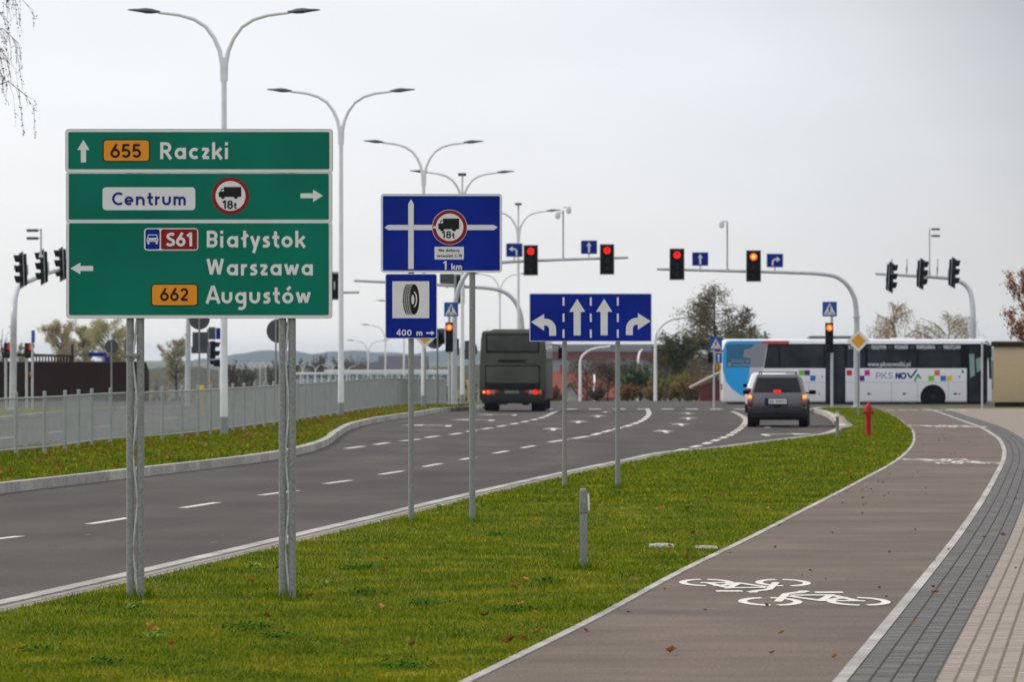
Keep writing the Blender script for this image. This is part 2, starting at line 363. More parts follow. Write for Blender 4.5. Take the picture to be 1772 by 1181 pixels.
# ================================================================ SETTING
def curve(px, zf, pre=(), post=()):
    q = list(pre) + [(g.y, g.x) for g in (G(a, b, zf) for a, b in px)] + list(post)
    q.sort(); y = np.array([a for a, _ in q]); x = np.array([b for _, b in q])
    mslope = np.gradient(x, y)
    def f(Y):
        Y = np.asarray(Y, float); i = np.clip(np.searchsorted(y, Y) - 1, 0, len(y) - 2); h = y[i + 1] - y[i]; t = np.clip((Y - y[i]) / h, 0, 1)
        return ((2*t**3-3*t*t+1)*x[i] + (t**3-2*t*t+t)*h*mslope[i] + (-2*t**3+3*t*t)*x[i+1] + (t**3-t*t)*h*mslope[i+1]) + mslope[0]*np.minimum(0, Y-y[0]) + mslope[-1]*np.maximum(0, Y-y[-1])
    return f
XR = curve([(0,1046),(217,997),(600,907),(800,859),(977,819),(1070,800),(1163,783),(1225,777.5),(1300,768),(1376,759),(1425,753)], gz,
           post=[(124, 8.75), (131, 9.15), (141, 9.75), (157, 10.5), (168, 10.9), (178, 12.2), (186, 14.5), (194, 18.5), (204, 27)])
XL = curve([(0,855),(217,829),(482,795),(525,786),(560,775),(587,756),(614,741.5),(668,729),(723,721),(777,713)], gz,
           post=[(176, -1.75), (190, -1.2), (206, -.6)])
zp = lambda Y: zr(Y)
PL = curve([(820,1181),(1038,1072),(1173,997),(1302,933),(1400,882),(1482,839),(1559,794.5),(1582,769),(1584,757),(1582,748),(1571,737),(1550,722)], zp,
           post=[(170, 13.2), (190, 13.9), (206, 14.3)])
PR = curve([(1443,1181),(1550,1053),(1647,934),(1719,824),(1733,794.5),(1733,775),(1714,752),(1686,737),(1639,720)], zp,
           post=[(172, 15.2), (190, 16.0), (206, 16.4)])
D2 = lambda Y: PR(Y) + .085 + .53                       # outer edge of the dark paver band
def sheet(name, xa, xb, Y0, Y1, zf, off, m, nx=2, dy=2., uv=False, kind='structure'):
    Ys = np.arange(Y0, Y1 + .01, (Y1 - Y0) / max(1, round((Y1 - Y0) / dy)))
    a = np.array([float(xa(y)) if callable(xa) else xa for y in Ys]); b = np.array([float(xb(y)) if callable(xb) else xb for y in Ys]); z = zf(Ys) + off
    n = nx + 1; V = np.zeros((len(Ys), n, 3)); t = np.linspace(0, 1, n)
    V[:, :, 0] = a[:, None] + (b - a)[:, None] * t; V[:, :, 1] = Ys[:, None]; V[:, :, 2] = z[:, None]
    idx = np.arange(len(Ys) * n).reshape(len(Ys), n)
    F = np.stack([idx[:-1, :-1], idx[:-1, 1:], idx[1:, 1:], idx[1:, :-1]], -1).reshape(-1, 4)
    o = npmesh(name, V.reshape(-1, 3), F, m); o['kind'] = kind
    if uv:
        arc = np.concatenate([[0], np.cumsum(np.hypot(np.diff(Ys), np.diff(a)))]); ul = o.data.uv_layers.new(name='UVMap')
        uvv = np.stack([np.repeat(arc[:, None], n, 1), (b - a)[:, None] * t[None, :] + np.zeros((len(Ys), 1))], -1).reshape(-1, 2)
        ul.data.foreach_set('uv', uvv[F.ravel()].astype(np.float32).ravel())
    return o
# ground out to the horizon, easing down into a shallow valley beyond the junction
soil = mat('meadow_ground', (.075, .085, .022), .95, 0, .3, .35, rgb2=(.12, .115, .04), detail=8)
Yg = np.concatenate([np.arange(-30, 260, 10), np.arange(260, 620, 20), np.arange(650, 8000, 200)]).astype(float)
Xg = np.array([-4000, -900, -300, -120, -60, -30, -12, 0, 12, 30, 60, 120, 300, 900, 4000.])
V = np.zeros((len(Yg), len(Xg), 3)); V[:, :, 0] = Xg; V[:, :, 1] = Yg[:, None]; V[:, :, 2] = (gz(Yg) - .12 - .6 * ss(206, 216, Yg) * (Yg < 1e9))[:, None]
V[:, :, 2] += .6 * ss(206, 216, Yg)[:, None]
ix = np.arange(V.shape[0] * V.shape[1]).reshape(V.shape[:2])
o = npmesh('ground', V.reshape(-1, 3), np.stack([ix[:-1, :-1], ix[:-1, 1:], ix[1:, 1:], ix[1:, :-1]], -1).reshape(-1, 4), soil); o['kind'] = 'structure'
# distant wooded ridge
def ridge(name, pts, Y, depth, m):
    px = np.linspace(pts[0][0], pts[-1][0], 160); py = np.interp(px, [p[0] for p in pts], [p[1] for p in pts])
    py = py - 1.2 * np.sin(px * .31) - .9 * np.sin(px * .83 + 1) - rng.random(160) * 1.1
    X = (px - CX) / FPX * Y; Zt = EYE - (py - HY) / FPX * Y; V = []
    for k, (dy, f) in enumerate(((-depth, 0), (-depth * .5, .55), (0, 1.), (depth, .0))):
        for i in range(160): V.append((X[i] * (1 + dy / Y), Y + dy, -7.5 + (Zt[i] + 7.5) * f))
    V = np.array(V); ix = np.arange(640).reshape(4, 160)
    o = npmesh(name, V, np.stack([ix[:-1, :-1], ix[:-1, 1:], ix[1:, 1:], ix[1:, :-1]], -1).reshape(-1, 4), m); o['kind'] = 'structure'
woods = mat('distant_woods', (.018, .034, .028), .95, 0, .5, .02, rgb2=(.03, .042, .03), detail=8)
nearwoods = mat('far_wood_leaves', (.028, .034, .018), .95, 0, .5, .3, rgb2=(.075, .060, .030), detail=8)
ridge('hills', [(-260,622),(60,628),(260,634),(395,618),(430,609),(490,606),(545,612),(600,607),(660,611),(720,614),(770,606),(815,603),(845,612),(930,622),(1100,620),(1300,612),(1500,606),(1750,602),(2100,606)], 6000, 500, woods)

ridge('far_woods', [(-300,634),(60,636),(250,640),(330,636),(400,644),(470,638),(520,634),(600,638),(660,634),(740,640),(800,634),(860,630),(1000,628),(1160,624),(1300,622),(1700,624),(2100,630)], 1250, 60, nearwoods)
tag(bpy.data.objects['far_woods'], 'dark line of far woods in the valley below the blue hills', 'woods', kind='stuff')
# ---- carriageways
asphalt = mat('asphalt', (.069, .058, .053), .82, 0, .16, .6, detail=9, bump=0, extra=lanes(speckle(42, .36, .25, .12)), stretch=(1, .25, 1))
asphalt_old = mat('asphalt_pale', (.10, .098, .095), .85, 0, .12, .5, detail=6, extra=speckle(40, .2, .2, .1))
sheet('road', XL, XR, 18, 206, gz, 0, asphalt, nx=6, uv=True)
sheet('cross_road', -95, 130, 206, 246, gz, 0, asphalt, nx=8)
FX = curve([(3.5,793),(82,786),(189,771),(281,764),(413,748),(583,722),(720,704)], zl, post=[(197, -2.9)])    # fence line
sheet('far_carriageway', lambda y: FX(y) - 9.6 - .02 * (y - 90), lambda y: FX(y) - 1.6, 30, 206, gz, -.02, asphalt_old, nx=3)
kerb_far = [(lambda y: FX(y) - 1.6), (lambda y: FX(y) - 9.7 - .02 * (y - 90))]
fl2 = None
# ---- right hand kerb: flush stone strip, paver course, raised kerb round the corner
def kerb(name, xf, w, Y0, Y1, zt, h, m, step=1., gap=.014, label=None):
    k = MB(); y = Y0
    while y < Y1:
        ya, yb = y, y + step - gap; xa, xb = float(xf(ya)), float(xf(yb)); za, zb = float(zt(ya)), float(zt(yb))
        k.hexa([(xa, ya, za - h), (xa + w, ya, za - h), (xb + w, yb, zb - h), (xb, yb, zb - h)], [(xa, ya, za), (xa + w, ya, za), (xb + w, yb, zb), (xb, yb, zb)], 0)
        y += step
    o = k.build(name, m); o['kind'] = 'structure'; return o
kerb('kerb', lambda y: XR(y), .16, 22, 122, lambda y: zr(y) + .012, .2, concrete)
kerb('kerb', lambda y: XR(y), .20, 122, 186, lambda y: gz(y) + .135, .3, concrete)
kerb('kerb', lambda y: XL(y) - .17, .17, 55, 190, lambda y: gz(y) + .15, .3, concrete)
for kf in kerb_far: kerb('kerb', kf, .2, 60, 205, lambda y: gz(y) + .10, .3, concrete, step=2.)
light_pav = mat('paver_tone', (1, 1, 1), .85, 0, .08, 30, rgb2=(.86, .86, .86), bump=.1)
pav_pale = mat('pale_pavers', (1, 1, 1), .85, 0, .1, 25, rgb2=(.84, .84, .84), extra=bricks((.355, .305, .262), (.28, .242, .21), (.16, .125, .09), .20, .12, .012))
pav_row = mat('verge_pavers', (1, 1, 1), .85, 0, .1, 25, rgb2=(.8, .8, .8), extra=bricks((.36, .32, .28), (.29, .26, .23), (.07, .06, .05), .20, .12, .01))
pav_dark = mat('dark_pavers', (1, 1, 1), .8, 0, .1, 25, rgb2=(.8, .8, .8), extra=bricks((.20, .19, .185), (.10, .095, .095), (.035, .03, .027), .08, .1325, .009))
sheet('paver_strip', lambda y: XR(y) + .16, lambda y: XR(y) + .40, 22, 122, zr, 0, pav_row, nx=1, uv=True)
# paved apron behind the raised kerb at the corner
sheet('paver_apron', lambda y: XR(y) + .2, lambda y: XR(y) + .22 + .75 * float(ss(119, 126, y) * (1 - ss(136, 150, y))), 119.5, 150, gz, .128, pav_pale, nx=1, uv=True)
# ---- cycle path, edging, pavers
path_m = mat('cycle_path_asphalt', (.138, .108, .088), .85, 0, .13, 1.1, detail=9, extra=speckle(75, .38, .45, .13), stretch=(.5, 1.2, 1))
sheet('path', PL, PR, 18, 206, zr, .004, path_m, nx=2)
kerb('path_edging', lambda y: PL(y) - .07, .07, 20, 186, lambda y: zr(y) + .013, .1, concrete)
kerb('path_edging', lambda y: PR(y), .085, 20, 186, lambda y: zr(y) + .013, .1, concrete)
sheet('dark_paver_band', lambda y: PR(y) + .085, D2, 18, 186, zr, .008, pav_dark, nx=1, uv=True)
sheet('pavement', D2, lambda y: D2(y) + 3.2 + 9 * float(ss(100, 150, y)), 18, 186, zr, .008, pav_pale, nx=1, uv=True)
# ---- verges (soil sheets that carry the grass)
turf = mat('verge_turf', (.080, .095, .003), .95, 0, .3, 1.4, rgb2=(.15, .15, .010), detail=8)
sheet('verge', lambda y: XR(y) + (.40 if y < 118 else .21), lambda y: PL(y) - .07, 18, 172, zr, 0, turf, nx=4)
sheet('verge', lambda y: XR(y) + .2, lambda y: PL(y) - .07, 172, 203, zr, 0, turf, nx=4)
sheet('verge', lambda y: D2(y) + 3.2 + 9 * float(ss(100, 150, y)), 60, 60, 186, zr, -.01, turf, nx=3)
sheet('verge', lambda y: PR(y) + .2, 90, 186, 205.5, zr, -.01, turf, nx=3)
sheet('verge', lambda y: FX(y) - 1.5, lambda y: XL(y) - .17, 40, 200, zl, 0, turf, nx=3)
sheet('verge', -90, lambda y: FX(y) - 9.7 - .02 * (y - 90), 60, 205, gz, -.01, turf, nx=3)

# ---- painted road markings (each kind of marking is one object on the road)
class Flat(MB):
    def quad(s, pts, off=.004, zf=gz):
        return s.add([(p[0], p[1], float(zf(p[1])) + off) for p in pts], [list(range(len(pts)))])
def road_dash(fl, a, b, wd=.13):
    p, q = G(*a), G(*b); n = 1 if (q - p).length < 5 else 3
    for i in range(n):
        u, v = p.lerp(q, i / n), p.lerp(q, (i + 1) / n); fl.quad([(u.x, u.y), (u.x + wd, u.y), (v.x + wd, v.y), (v.x, v.y)])
def finish(fl, name, m): o = fl.build(name, m, smooth=False, recalc=False); o['kind'] = 'structure'; return o
fl = Flat()
for a, b in (((-95,952),(-62,946)),((-25,935),(25,929)),((145,908),(215,897)),((307,880),(368,870.5)),((443,858),(506,850)),((556,838),(600,832)),((652,822),(690,816)),((727,808.5),(757,803)),((792,796.5),(816,792)),((849,785.5),(873,781)),((898,776),(920,772))):
    road_dash(fl, a, b)
finish(fl, 'road_marking', white_paint)
def run(fl, pts, dash, gap, wd, y_end=None):
    P = [G(*p) for p in pts]; P3 = []
    for i in range(len(P) - 1):
        p0, p1, p2, p3 = P[max(i-1,0)], P[i], P[i+1], P[min(i+2,len(P)-1)]
        for k in range(20):
            t = k / 20; P3.append(.5*((2*p1)+(p2-p0)*t+(2*p0-5*p1+4*p2-p3)*t*t+(3*p1-p0-3*p2+p3)*t**3))
    P3.append(P[-1]); D = [0.]
    for i in range(len(P3) - 1): D.append(D[-1] + (P3[i+1] - P3[i]).length)
    D = np.array(D); xs = np.array([p.x for p in P3]); ys = np.array([p.y for p in P3]); t = 0.
    at = lambda q: (float(np.interp(q, D, xs)), float(np.interp(q, D, ys)))
    while t < D[-1]:
        e = min(t + dash, D[-1]); k = max(1, round((e - t) / .8))
        for i in range(k):
            u, v = at(t + (e - t) * i / k), at(t + (e - t) * (i + 1) / k); fl.quad([u, (u[0] + wd, u[1]), (v[0] + wd, v[1]), v])
        t += dash + gap
fl = Flat(); run(fl, [(944,766),(1009,756),(1035,749.5),(1058,743.5),(1090,735),(1110,726),(1119,716),(1116,708)], 3.4, 1.3, .17); finish(fl, 'road_marking', white_paint)
fl = Flat(); run(fl, [(592,777),(634,771.5),(674,765.5),(717,761),(742,756.5),(780,752),(820,745),(860,738.5),(905,730),(940,721),(962,711)], 2.5, 1.9, .17); finish(fl, 'road_marking', white_paint)
fl = Flat(); run(fl, [(1163,781),(1206,771),(1238,760.5),(1256,754),(1266,748),(1274,743),(1283,734),(1285.5,726),(1277,719),(1262,712.5)], 2.2, 1.5, .18); finish(fl, 'road_marking', white_paint)
def straight_arrow(c, L=3.2, hd=.55, wdt=.12, turn=0):
    """lane arrow painted on the carriageway, pointing ahead (turn -1 left, +1 right)"""
    f = Flat(); x, y = c.x, c.y; sl = float(XL(y + 2) - XL(y - 2)) / 4 * .5
    P = lambda u, v: (x + u + sl * v, y + v)
    if turn == 0:
        f.quad([P(-wdt/2, -L/2), P(wdt/2, -L/2), P(wdt/2, L*.1), P(-wdt/2, L*.1)]); f.quad([P(-hd/2, L*.1), P(hd/2, L*.1), P(0, L/2)])
    else:
        t = turn; q = lambda u, v: P(u * t, v)
        f.quad([q(-.5, -L/2), q(-.34, -L/2), q(-.34, 0), q(-.5, .3)][::int(t)]); f.quad([q(-.5, .3), q(-.34, 0), q(.35, .35), q(.35, .75)][::int(t)])
        f.quad([q(.35, -.35), q(1.0, .55), q(.35, 1.45)][::int(t)])
    return finish(f, 'lane_arrow', white_paint)
for p in ((957,743.5),(1001,731),(1035,721),(1048,713.5),(1150,747.5),(1178,735.5),(1191,725),(1190,716)): straight_arrow(G(*p), 4.2, .62)
for p in ((752,737),(829,727.5),(870,718.5)): straight_arrow(G(*p), 4.2, turn=-1)
for p in ((1350,752.5),(1350,739)): straight_arrow(G(*p), 4.0, turn=1)
fl = Flat()
for i in range(16):
    y = 66 + i * 9.; x = float(FX(y)) - 5.6 - .01 * (y - 90); fl.quad([(x, y), (x + .13, y), (x + .13 + .28, y + 4), (x + .28, y + 4)], -.014)
finish(fl, 'road_marking', white_paint)
fl = Flat(); y0 = float(G(950, 709).y); x = XA(936, y0)
for i in range(18): fl.quad([(x, y0), (x + .49, y0), (x + .49, y0 + 4), (x, y0 + 4)]); x += .975
finish(fl, 'zebra_crossing', white_paint)
fl = Flat()                                                       # thin tyre-worn scuffs of old paint on the near lane
for (px, py) in ((142,928),(360,941)): g = G(px, py); fl.quad([(g.x, g.y), (g.x + .06, g.y), (g.x + .09, g.y + .35), (g.x + .03, g.y + .35)])
finish(fl, 'road_marking', mat('worn_paint', (.13, .125, .12), .8))
# cycle symbols, drawn from the mark as it lies on the path: (u across, v along)
def bike(o, flip, sx, sy):
    f = Flat(); lines = []
    k = -1 if flip else 1
    def st(pts, wd):
        for q in ribbon(pts, wd / 2):
            Q = [(o[0] + k * u * sx, o[1] + k * v * sy) for u, v in q]
            a = sum(Q[i][0]*Q[(i+1)%4][1]-Q[(i+1)%4][0]*Q[i][1] for i in range(4)); f.quad(Q if a > 0 else Q[::-1], .009 + .0004 * (len(lines) % 9), zr)
        lines.append(1)
    for cx in (-.36, .36):
        st(A(cx, -.2, .225, 100, 262, 12), .072); st(A(cx, -.2, .225, -82, 82, 12), .072)
    st([(-.30, -.22), (-.16, .26), (.0, .40)], .066); st([(-.16, .12), (.06, -.16), (.42, -.18)], .066); st([(.06, -.16), (.22, .22)], .066)
    st([(.22, .14), (.36, -.18)], .07); st([(-.14, .16), (.22, .18)], .07)
    st([(.02, .44), (-.02, .36), (-.12, .30)], .08); st([(.10, .37), (.34, .37)], .09); st([(-.02, .42), (.06, .44)], .09)
    return finish(f, 'cycle_symbol', path_paint)
g1, g2 = G(1294, 1016, zr), G(1402, 1038, zr)
bike((g1.x, g1.y), True, .92, 2.5); bike((g2.x, g2.y), False, .98, 2.5)
g1, g2 = G(1622, 797.5, zr), G(1672, 801.5, zr); bike((g1.x, g1.y), True, 1.0, 2.6); bike((g2.x, g2.y), False, 1.0, 2.6)
g1, g2 = G(1618, 738, zr), G(1660, 739, zr); bike((g1.x, g1.y), True, 1.1, 2.4); bike((g2.x, g2.y), False, 1.1, 2.4)
f = Flat(); y1 = float(G(1560, 711, zr).y)
for i in range(9):
    x = float(PL(y1)) - .6 + i * .42; f.quad([(x, y1), (x + .3, y1), (x + .3, y1 + 1.1), (x, y1 + 1.1)], .009, zr)
finish(f, 'road_marking', white_paint)

# ---- mown grass on both verges, one mesh of blades
def grass_mat(name, rgbs, scale):
    m = bpy.data.materials.new(name); m.use_nodes = True; t = m.node_tree; n = t.nodes; b = n['Principled BSDF']
    tc = n.new('ShaderNodeTexCoord'); z = n.new('ShaderNodeTexNoise'); z.inputs['Scale'].default_value = scale; z.inputs['Detail'].default_value = 7; z.inputs['Roughness'].default_value = .66
    t.links.new(tc.outputs['Object'], z.inputs['Vector'])
    at = n.new('ShaderNodeAttribute'); at.attribute_name = 'rnd'
    ad = n.new('ShaderNodeMath'); ad.operation = 'MULTIPLY_ADD'; t.links.new(at.outputs['Fac'], ad.inputs[0]); ad.inputs[1].default_value = .42
    mr = n.new('ShaderNodeMapRange'); t.links.new(z.outputs['Fac'], mr.inputs[0]); mr.inputs[1].default_value = .3; mr.inputs[2].default_value = .7; mr.inputs[3].default_value = 0; mr.inputs[4].default_value = .6
    t.links.new(mr.outputs[0], ad.inputs[2])
    r = n.new('ShaderNodeValToRGB'); t.links.new(ad.outputs[0], r.inputs[0]); els = r.color_ramp.elements
    for i, (p, c) in enumerate(rgbs):
        el = els[i] if i < 2 else els.new(p); el.position = p; el.color = (*c, 1)
    t.links.new(r.outputs[0], b.inputs['Base Color']); b.inputs['Roughness'].default_value = .75; b.inputs['Specular IOR Level'].default_value = .06
    return m
lawn = grass_mat('grass_blades', [(0, (.026, .066, .0)), (.97, (.58, .47, .06)), (.28, (.062, .130, .0)), (.52, (.134, .190, .0)), (.76, (.30, .275, .008))], 1.1)
def blades(n, xa, xb, Y0, Y1, zf, hmin, hmax, wd, dens=lambda x, y: 1.):
    u = rng.random(n * 2); Y = (1 / (1 / Y0 + (1 / Y1 - 1 / Y0) * u)) if True else 0          # denser towards the viewer's end
    X = xa(Y) + (xb(Y) - xa(Y)) * rng.random(n * 2)
    keep = (np.abs(X) < .1108 * Y + 1.6); X, Y = X[keep][:n], Y[keep][:n]; n = len(X)
    k = Y / 40.; ang = rng.random(n) * 2 * np.pi; h = (hmin + (hmax - hmin) * rng.random(n) ** 1.6) * (1 + .12 * (k - 1)); w = wd * (.7 + .6 * rng.random(n)) * np.maximum(.8, k)
    patch = .5 + .5 * np.sin(X * 2.1 + 1.3 * np.sin(Y * .6)) * np.sin(Y * .9 + X); h *= .9 + .2 * patch
    lean = (.25 + .8 * rng.random(n)) * h; la = rng.random(n) * 2 * np.pi; z = zf(Y) - .004
    dx, dy = np.cos(ang) * w / 2, np.sin(ang) * w / 2; lx, ly = np.cos(la) * lean, np.sin(la) * lean
    V = np.zeros((n, 5, 3))
    for i, (sx, f, hh, ws) in enumerate(((-1, 0, 0, 1), (1, 0, 0, 1), (1, .4, .62, .75), (-1, .4, .62, .75), (0, 1., 1., 0))):
        V[:, i, 0] = X + sx * dx * ws + lx * f; V[:, i, 1] = Y + sx * dy * ws + ly * f; V[:, i, 2] = z + h * hh
    rn = rng.random(n)
    return V.reshape(-1, 3), np.repeat(rn, 5), n
Vs = []; As = []; nt_ = 0
for args in ((300000, lambda y: XR(y) + .39, lambda y: PL(y) - .06, 25, 62, zr, .014, .046, .0058),
             (110000, lambda y: XR(y) + .38, lambda y: PL(y) - .06, 62, 172, zr, .018, .052, .008),
             (85000, lambda y: FX(y) - 1.4, lambda y: XL(y) - .16, 62, 190, zl, .03, .085, .009)):
    v, a, n = blades(*args); Vs.append(v); As.append(a); nt_ += n
for px, py, nb, sp in ((224.3,1040,90,.06),(242.2,1037,90,.06),(488.4,1040,90,.06),(504.9,1037,90,.06),(711.2,907,80,.07),(817.2,906,80,.07),(977.2,847,60,.09),(1069.2,847,60,.09),(1010,988,110,.06),(1503,757,60,.16)):
    g = G(px, py, zr); a = rng.random(nb) * 6.28; rr = .03 + np.abs(rng.normal(0, sp, nb)); X = g.x + np.cos(a) * rr; Y = g.y + np.sin(a) * rr * 1.3 - .03; h = .05 + .07 * rng.random(nb); la = rng.random(nb) * 6.28; v = np.zeros((nb, 5, 3))
    for i, (sx, f, hh, ws) in enumerate(((-1, 0, 0, 1), (1, 0, 0, 1), (1, .4, .62, .75), (-1, .4, .62, .75), (0, 1., 1., 0))):
        v[:, i, 0] = X + sx * .003 * ws + np.cos(la) * h * .4 * f; v[:, i, 1] = Y + np.sin(la) * h * .4 * f; v[:, i, 2] = g.z - .004 + h * hh
    Vs.append(v.reshape(-1, 3)); As.append(np.repeat(rng.random(nb) * .5, 5)); nt_ += nb
V = np.concatenate(Vs); Aa = np.concatenate(As); b5 = np.arange(nt_)[:, None] * 5
F = np.concatenate([b5 + np.array([[0, 1, 2]]), b5 + np.array([[0, 2, 3]]), b5 + np.array([[3, 2, 4]])])
o = npmesh('grass', V, F, lawn, attr=Aa); tag(o, 'mown autumn grass growing on both verges of the road', 'grass', kind='stuff')
# clover and dandelion rosettes in darker patches
clover = mat('clover_leaf', (.028, .085, .002), .7, 0, .3, 30, rgb2=(.06, .14, .004), spec=.04); weed_l = mat('dandelion_leaf', (.10, .22, .01), .6, 0, .2, 6)
def rosette(name, cx, cy, rad, n, m, label, ln=.022):
    P = rng.normal(0, rad, (n, 2)) * [1, 2.4]; ang = rng.random(n) * 2 * np.pi; L = ln * (.6 + .8 * rng.random(n)); V = np.zeros((n, 4, 3))
    up = .25 + .5 * rng.random(n); hz_ = .010 + .026 * rng.random(n)
    for i, (f, sd) in enumerate(((0, 0), (.55, .33), (1, 0), (.55, -.33))):
        V[:, i, 0] = P[:, 0] + (np.cos(ang) * f - np.sin(ang) * sd) * L; V[:, i, 1] = P[:, 1] + (np.sin(ang) * f + np.cos(ang) * sd) * L
        V[:, i, 2] = hz_ + f * L * up
    o = npmesh(name, V.reshape(-1, 3), np.arange(n * 4).reshape(n, 4), m); o.location = (cx, cy, float(zr(cy))); return tag(o, label, 'plant', 'low weeds in the grass', 'stuff')
for i, (px, py, rad, n) in enumerate(((185,1153,.055,60),(618,988,.10,130),(735,1050,.085,90),(430,1092,.10,120),(70,1130,.09,70),(480,1108,.06,50),(630,1030,.09,70),(890,1060,.10,90),(700,1160,.10,90),(945,1010,.09,70),(1000,905,.09,60),(865,930,.1,60))):
    g = G(px, py, zr); rosette('clover_patch', g.x, g.y, rad * .9, n * 4, clover, ['dark green clover clump low in the near left grass corner','long dark clover streak in grass right of the green sign posts','dark clover patch in the grass midway along the near verge','dark clover patch in grass in front of the left green sign posts','small dark clover streak at the left edge of the near grass','small clover tuft between the two pairs of green sign posts','sparse clover patch below the right pair of green sign posts','wide clover patch in grass near the cycle path edging','clover patch at the bottom edge of the grass verge','clover patch in grass left of the concrete marker post','far clover patch behind the concrete marker post','clover patch in grass in front of the tall blue sign'][i])
for i, (px, py) in enumerate(((270,1106),(232,1058),(440,985),(760,880),(1165,852),(560,1015))):
    g = G(px, py, zr); rosette('dandelion', g.x, g.y, .03, 40, weed_l, ['bright dandelion rosette beside the orange leaf in near grass','bright dandelion rosette in grass left of the orange leaf','bright dandelion rosette between the green sign posts and the kerb','bright dandelion rosette near the tall blue sign posts','bright weed rosette in grass near the inspection cover','bright dandelion rosette right of the right green sign posts'][i], .032)
# ================================================================ ROAD SIGNS (near)
def truck(d, x0, y0, x1, y1, layer, mi):
    """lorry silhouette facing left inside the given pixel box (wheels hang below y1)"""
    w, h = x1 - x0, y1 - y0; X = lambda u: x0 + u * w; Y = lambda v: y0 + v * h
    d.rect(X(.225), Y(0), X(1), Y(1), layer, mi)
    d.poly([(X(.0), Y(.52)), (X(.035), Y(.48)), (X(.095), Y(.46)), (X(.225), Y(.46)), (X(.225), Y(1)), (X(0), Y(1))], layer, mi)
    d.stroke([(X(.085), Y(.5)), (X(.125), Y(.21)), (X(.225), Y(.21))], h * .08, layer, mi)
    d.disc(X(.18), Y(1), h * .2, layer + .4, mi, 16); d.disc(X(.76), Y(1), h * .2, layer + .4, mi, 16)
def arrow(d, tip, base, w, hl, hw, layer, mi):
    tx, ty = tip; bx, by = base; L = math.hypot(tx - bx, ty - by); ux, uy = (tx - bx) / L, (ty - by) / L; nx, ny = -uy, ux
    q = lambda a, b: (tx - ux * a + nx * b, ty - uy * a + ny * b)
    d.poly([q(0, 0), q(hl, hw), q(hl, w / 2), q(L, w / 2), q(L, -w / 2), q(hl, -w / 2), q(hl, -hw)], layer, mi)
PAL = [signwhite, signgreen, signblue, signred, signorange, signblack, textblue, signback, galv, signyellow, signblue2]
WH, GR, BL, RD, OR, BK, TB, BKG, GV, YL, LB = range(11)
def flatpart(name, parent, sgn, fn, label=None):
    d = Draw(*sgn); fn(d); o = d.build(name, PAL, parent, smooth=False, recalc=False)
    if label: o['label'] = label
    return o
def board(name, parent, sgn, fn, label=None): return flatpart(name, parent, sgn, fn, label)
rod_m = mat('zinc_rod', (.50, .50, .49), .45, .2, .15, 20)
def lattice_post(parent, xa, xb, top, bot, sgn, zig):
    x0, y0, s = sgn; m = MB(); r = 6.6 / s
    for x, b in ((xa, bot), (xb, bot - 3)):
        m.tube([((x - x0) / s, .055, (y0 - b - 6) / s), ((x - x0) / s, .055, (y0 - top) / s)], r, 18)
        m.lathe([(r * .98, (y0 - top) / s), (r * .4, (y0 - top) / s + .012)], ((x - x0) / s, .055, 0), n=18)
    o = m.build('post', galv, parent)
    k = MB(); pts = []; y = bot - 8; i = 0
    while y > top + 20: pts.append((((xa + 4 if i % 2 else xb - 4) - x0) / s, .045, (y0 - y) / s)); y -= zig; i += 1
    k.tube(pts, .0105, 8); k.build('lattice_rod', rod_m, o)
    return o
def clamp(parent, x0p, x1p, yp, sgn):
    x0, y0, s = sgn; m = MB(); z = (y0 - yp) / s
    m.box((x0p - x0) / s, (x1p - x0) / s, .012, .022, z - .018, z + .018, 0, .003)
    for x in (x0p + 3, x0p + 9, x1p - 2): m.lathe([(.008, .012), (.008, .004), (.004, .002)], ((x - x0) / s, 0, z), 'Y', 10)
    return m.build('clamp', galv, parent)
# --- large green direction sign
g = G(364, 1040, zr); sg = (364, 1040, FPX / g.y)
t = root('direction_sign', 'large green direction sign with three boards and place names on paired lattice posts', 'road sign', g)
FR = .0
def b1(d):
    d.plate(113, 223, 576, 299.2, 6, .02, BKG); d.rr(113.6, 223.6, 575.4, 298.8, 5.5, 1, WH); d.rr(118.3, 228.4, 570, 292.8, 2.5, 2, GR)
u = board('board', t, sg, b1, 'upper green board reading Raczki with an up arrow')
flatpart('arrow', u, sg, lambda d: arrow(d, (144.5, 242), (144.5, 281), 9, 17.5, 10.6, 3, WH))
def pl(d): d.rr(178, 241, 259.6, 280.2, 6, 3, BK); d.rr(179.8, 242.8, 257.8, 278.4, 4.8, 4, OR); d.text('655', 191, 244.6, 273.2, 24.2, 5, BK, .175)
flatpart('route_plate', u, sg, pl)
flatpart('lettering', u, sg, lambda d: d.text('Raczki', 277.5, 394.4, 275.4, 29.2, 3, WH, .18, .09))
def b2(d):
    d.plate(114, 299.6, 575, 383, 1, .02, BKG); d.rr(114.4, 300, 574.4, 383, .8, 1, WH); d.rr(119, 300.6, 569, 380, 2.5, 2, GR)
u = board('board', t, sg, b2, 'middle green board reading Centrum with a right arrow')
flatpart('arrow', u, sg, lambda d: arrow(d, (559, 338.8), (520, 338.8), 8.4, 17, 10.6, 3, WH))
def pl(d): d.rr(177.6, 324.2, 338, 363.8, 6, 3, WH); d.text('Centrum', 194, 321.6, 355.3, 22.6, 4, TB, .18, .08)
flatpart('place_plate', u, sg, pl)
def pl(d):
    d.disc(399, 339.2, 32.2, 3, RD); d.disc(399, 339.2, 25.9, 4, WH); truck(d, 378.7, 323.6, 417.6, 340.8, 5, BK)
    d.text('18', 385, 403.5, 361.4, 14.3, 5, BK, .2); d.text('t', 404.6, 411, 361.4, 11, 5, BK, .22)
flatpart('weight_limit_symbol', u, sg, pl)
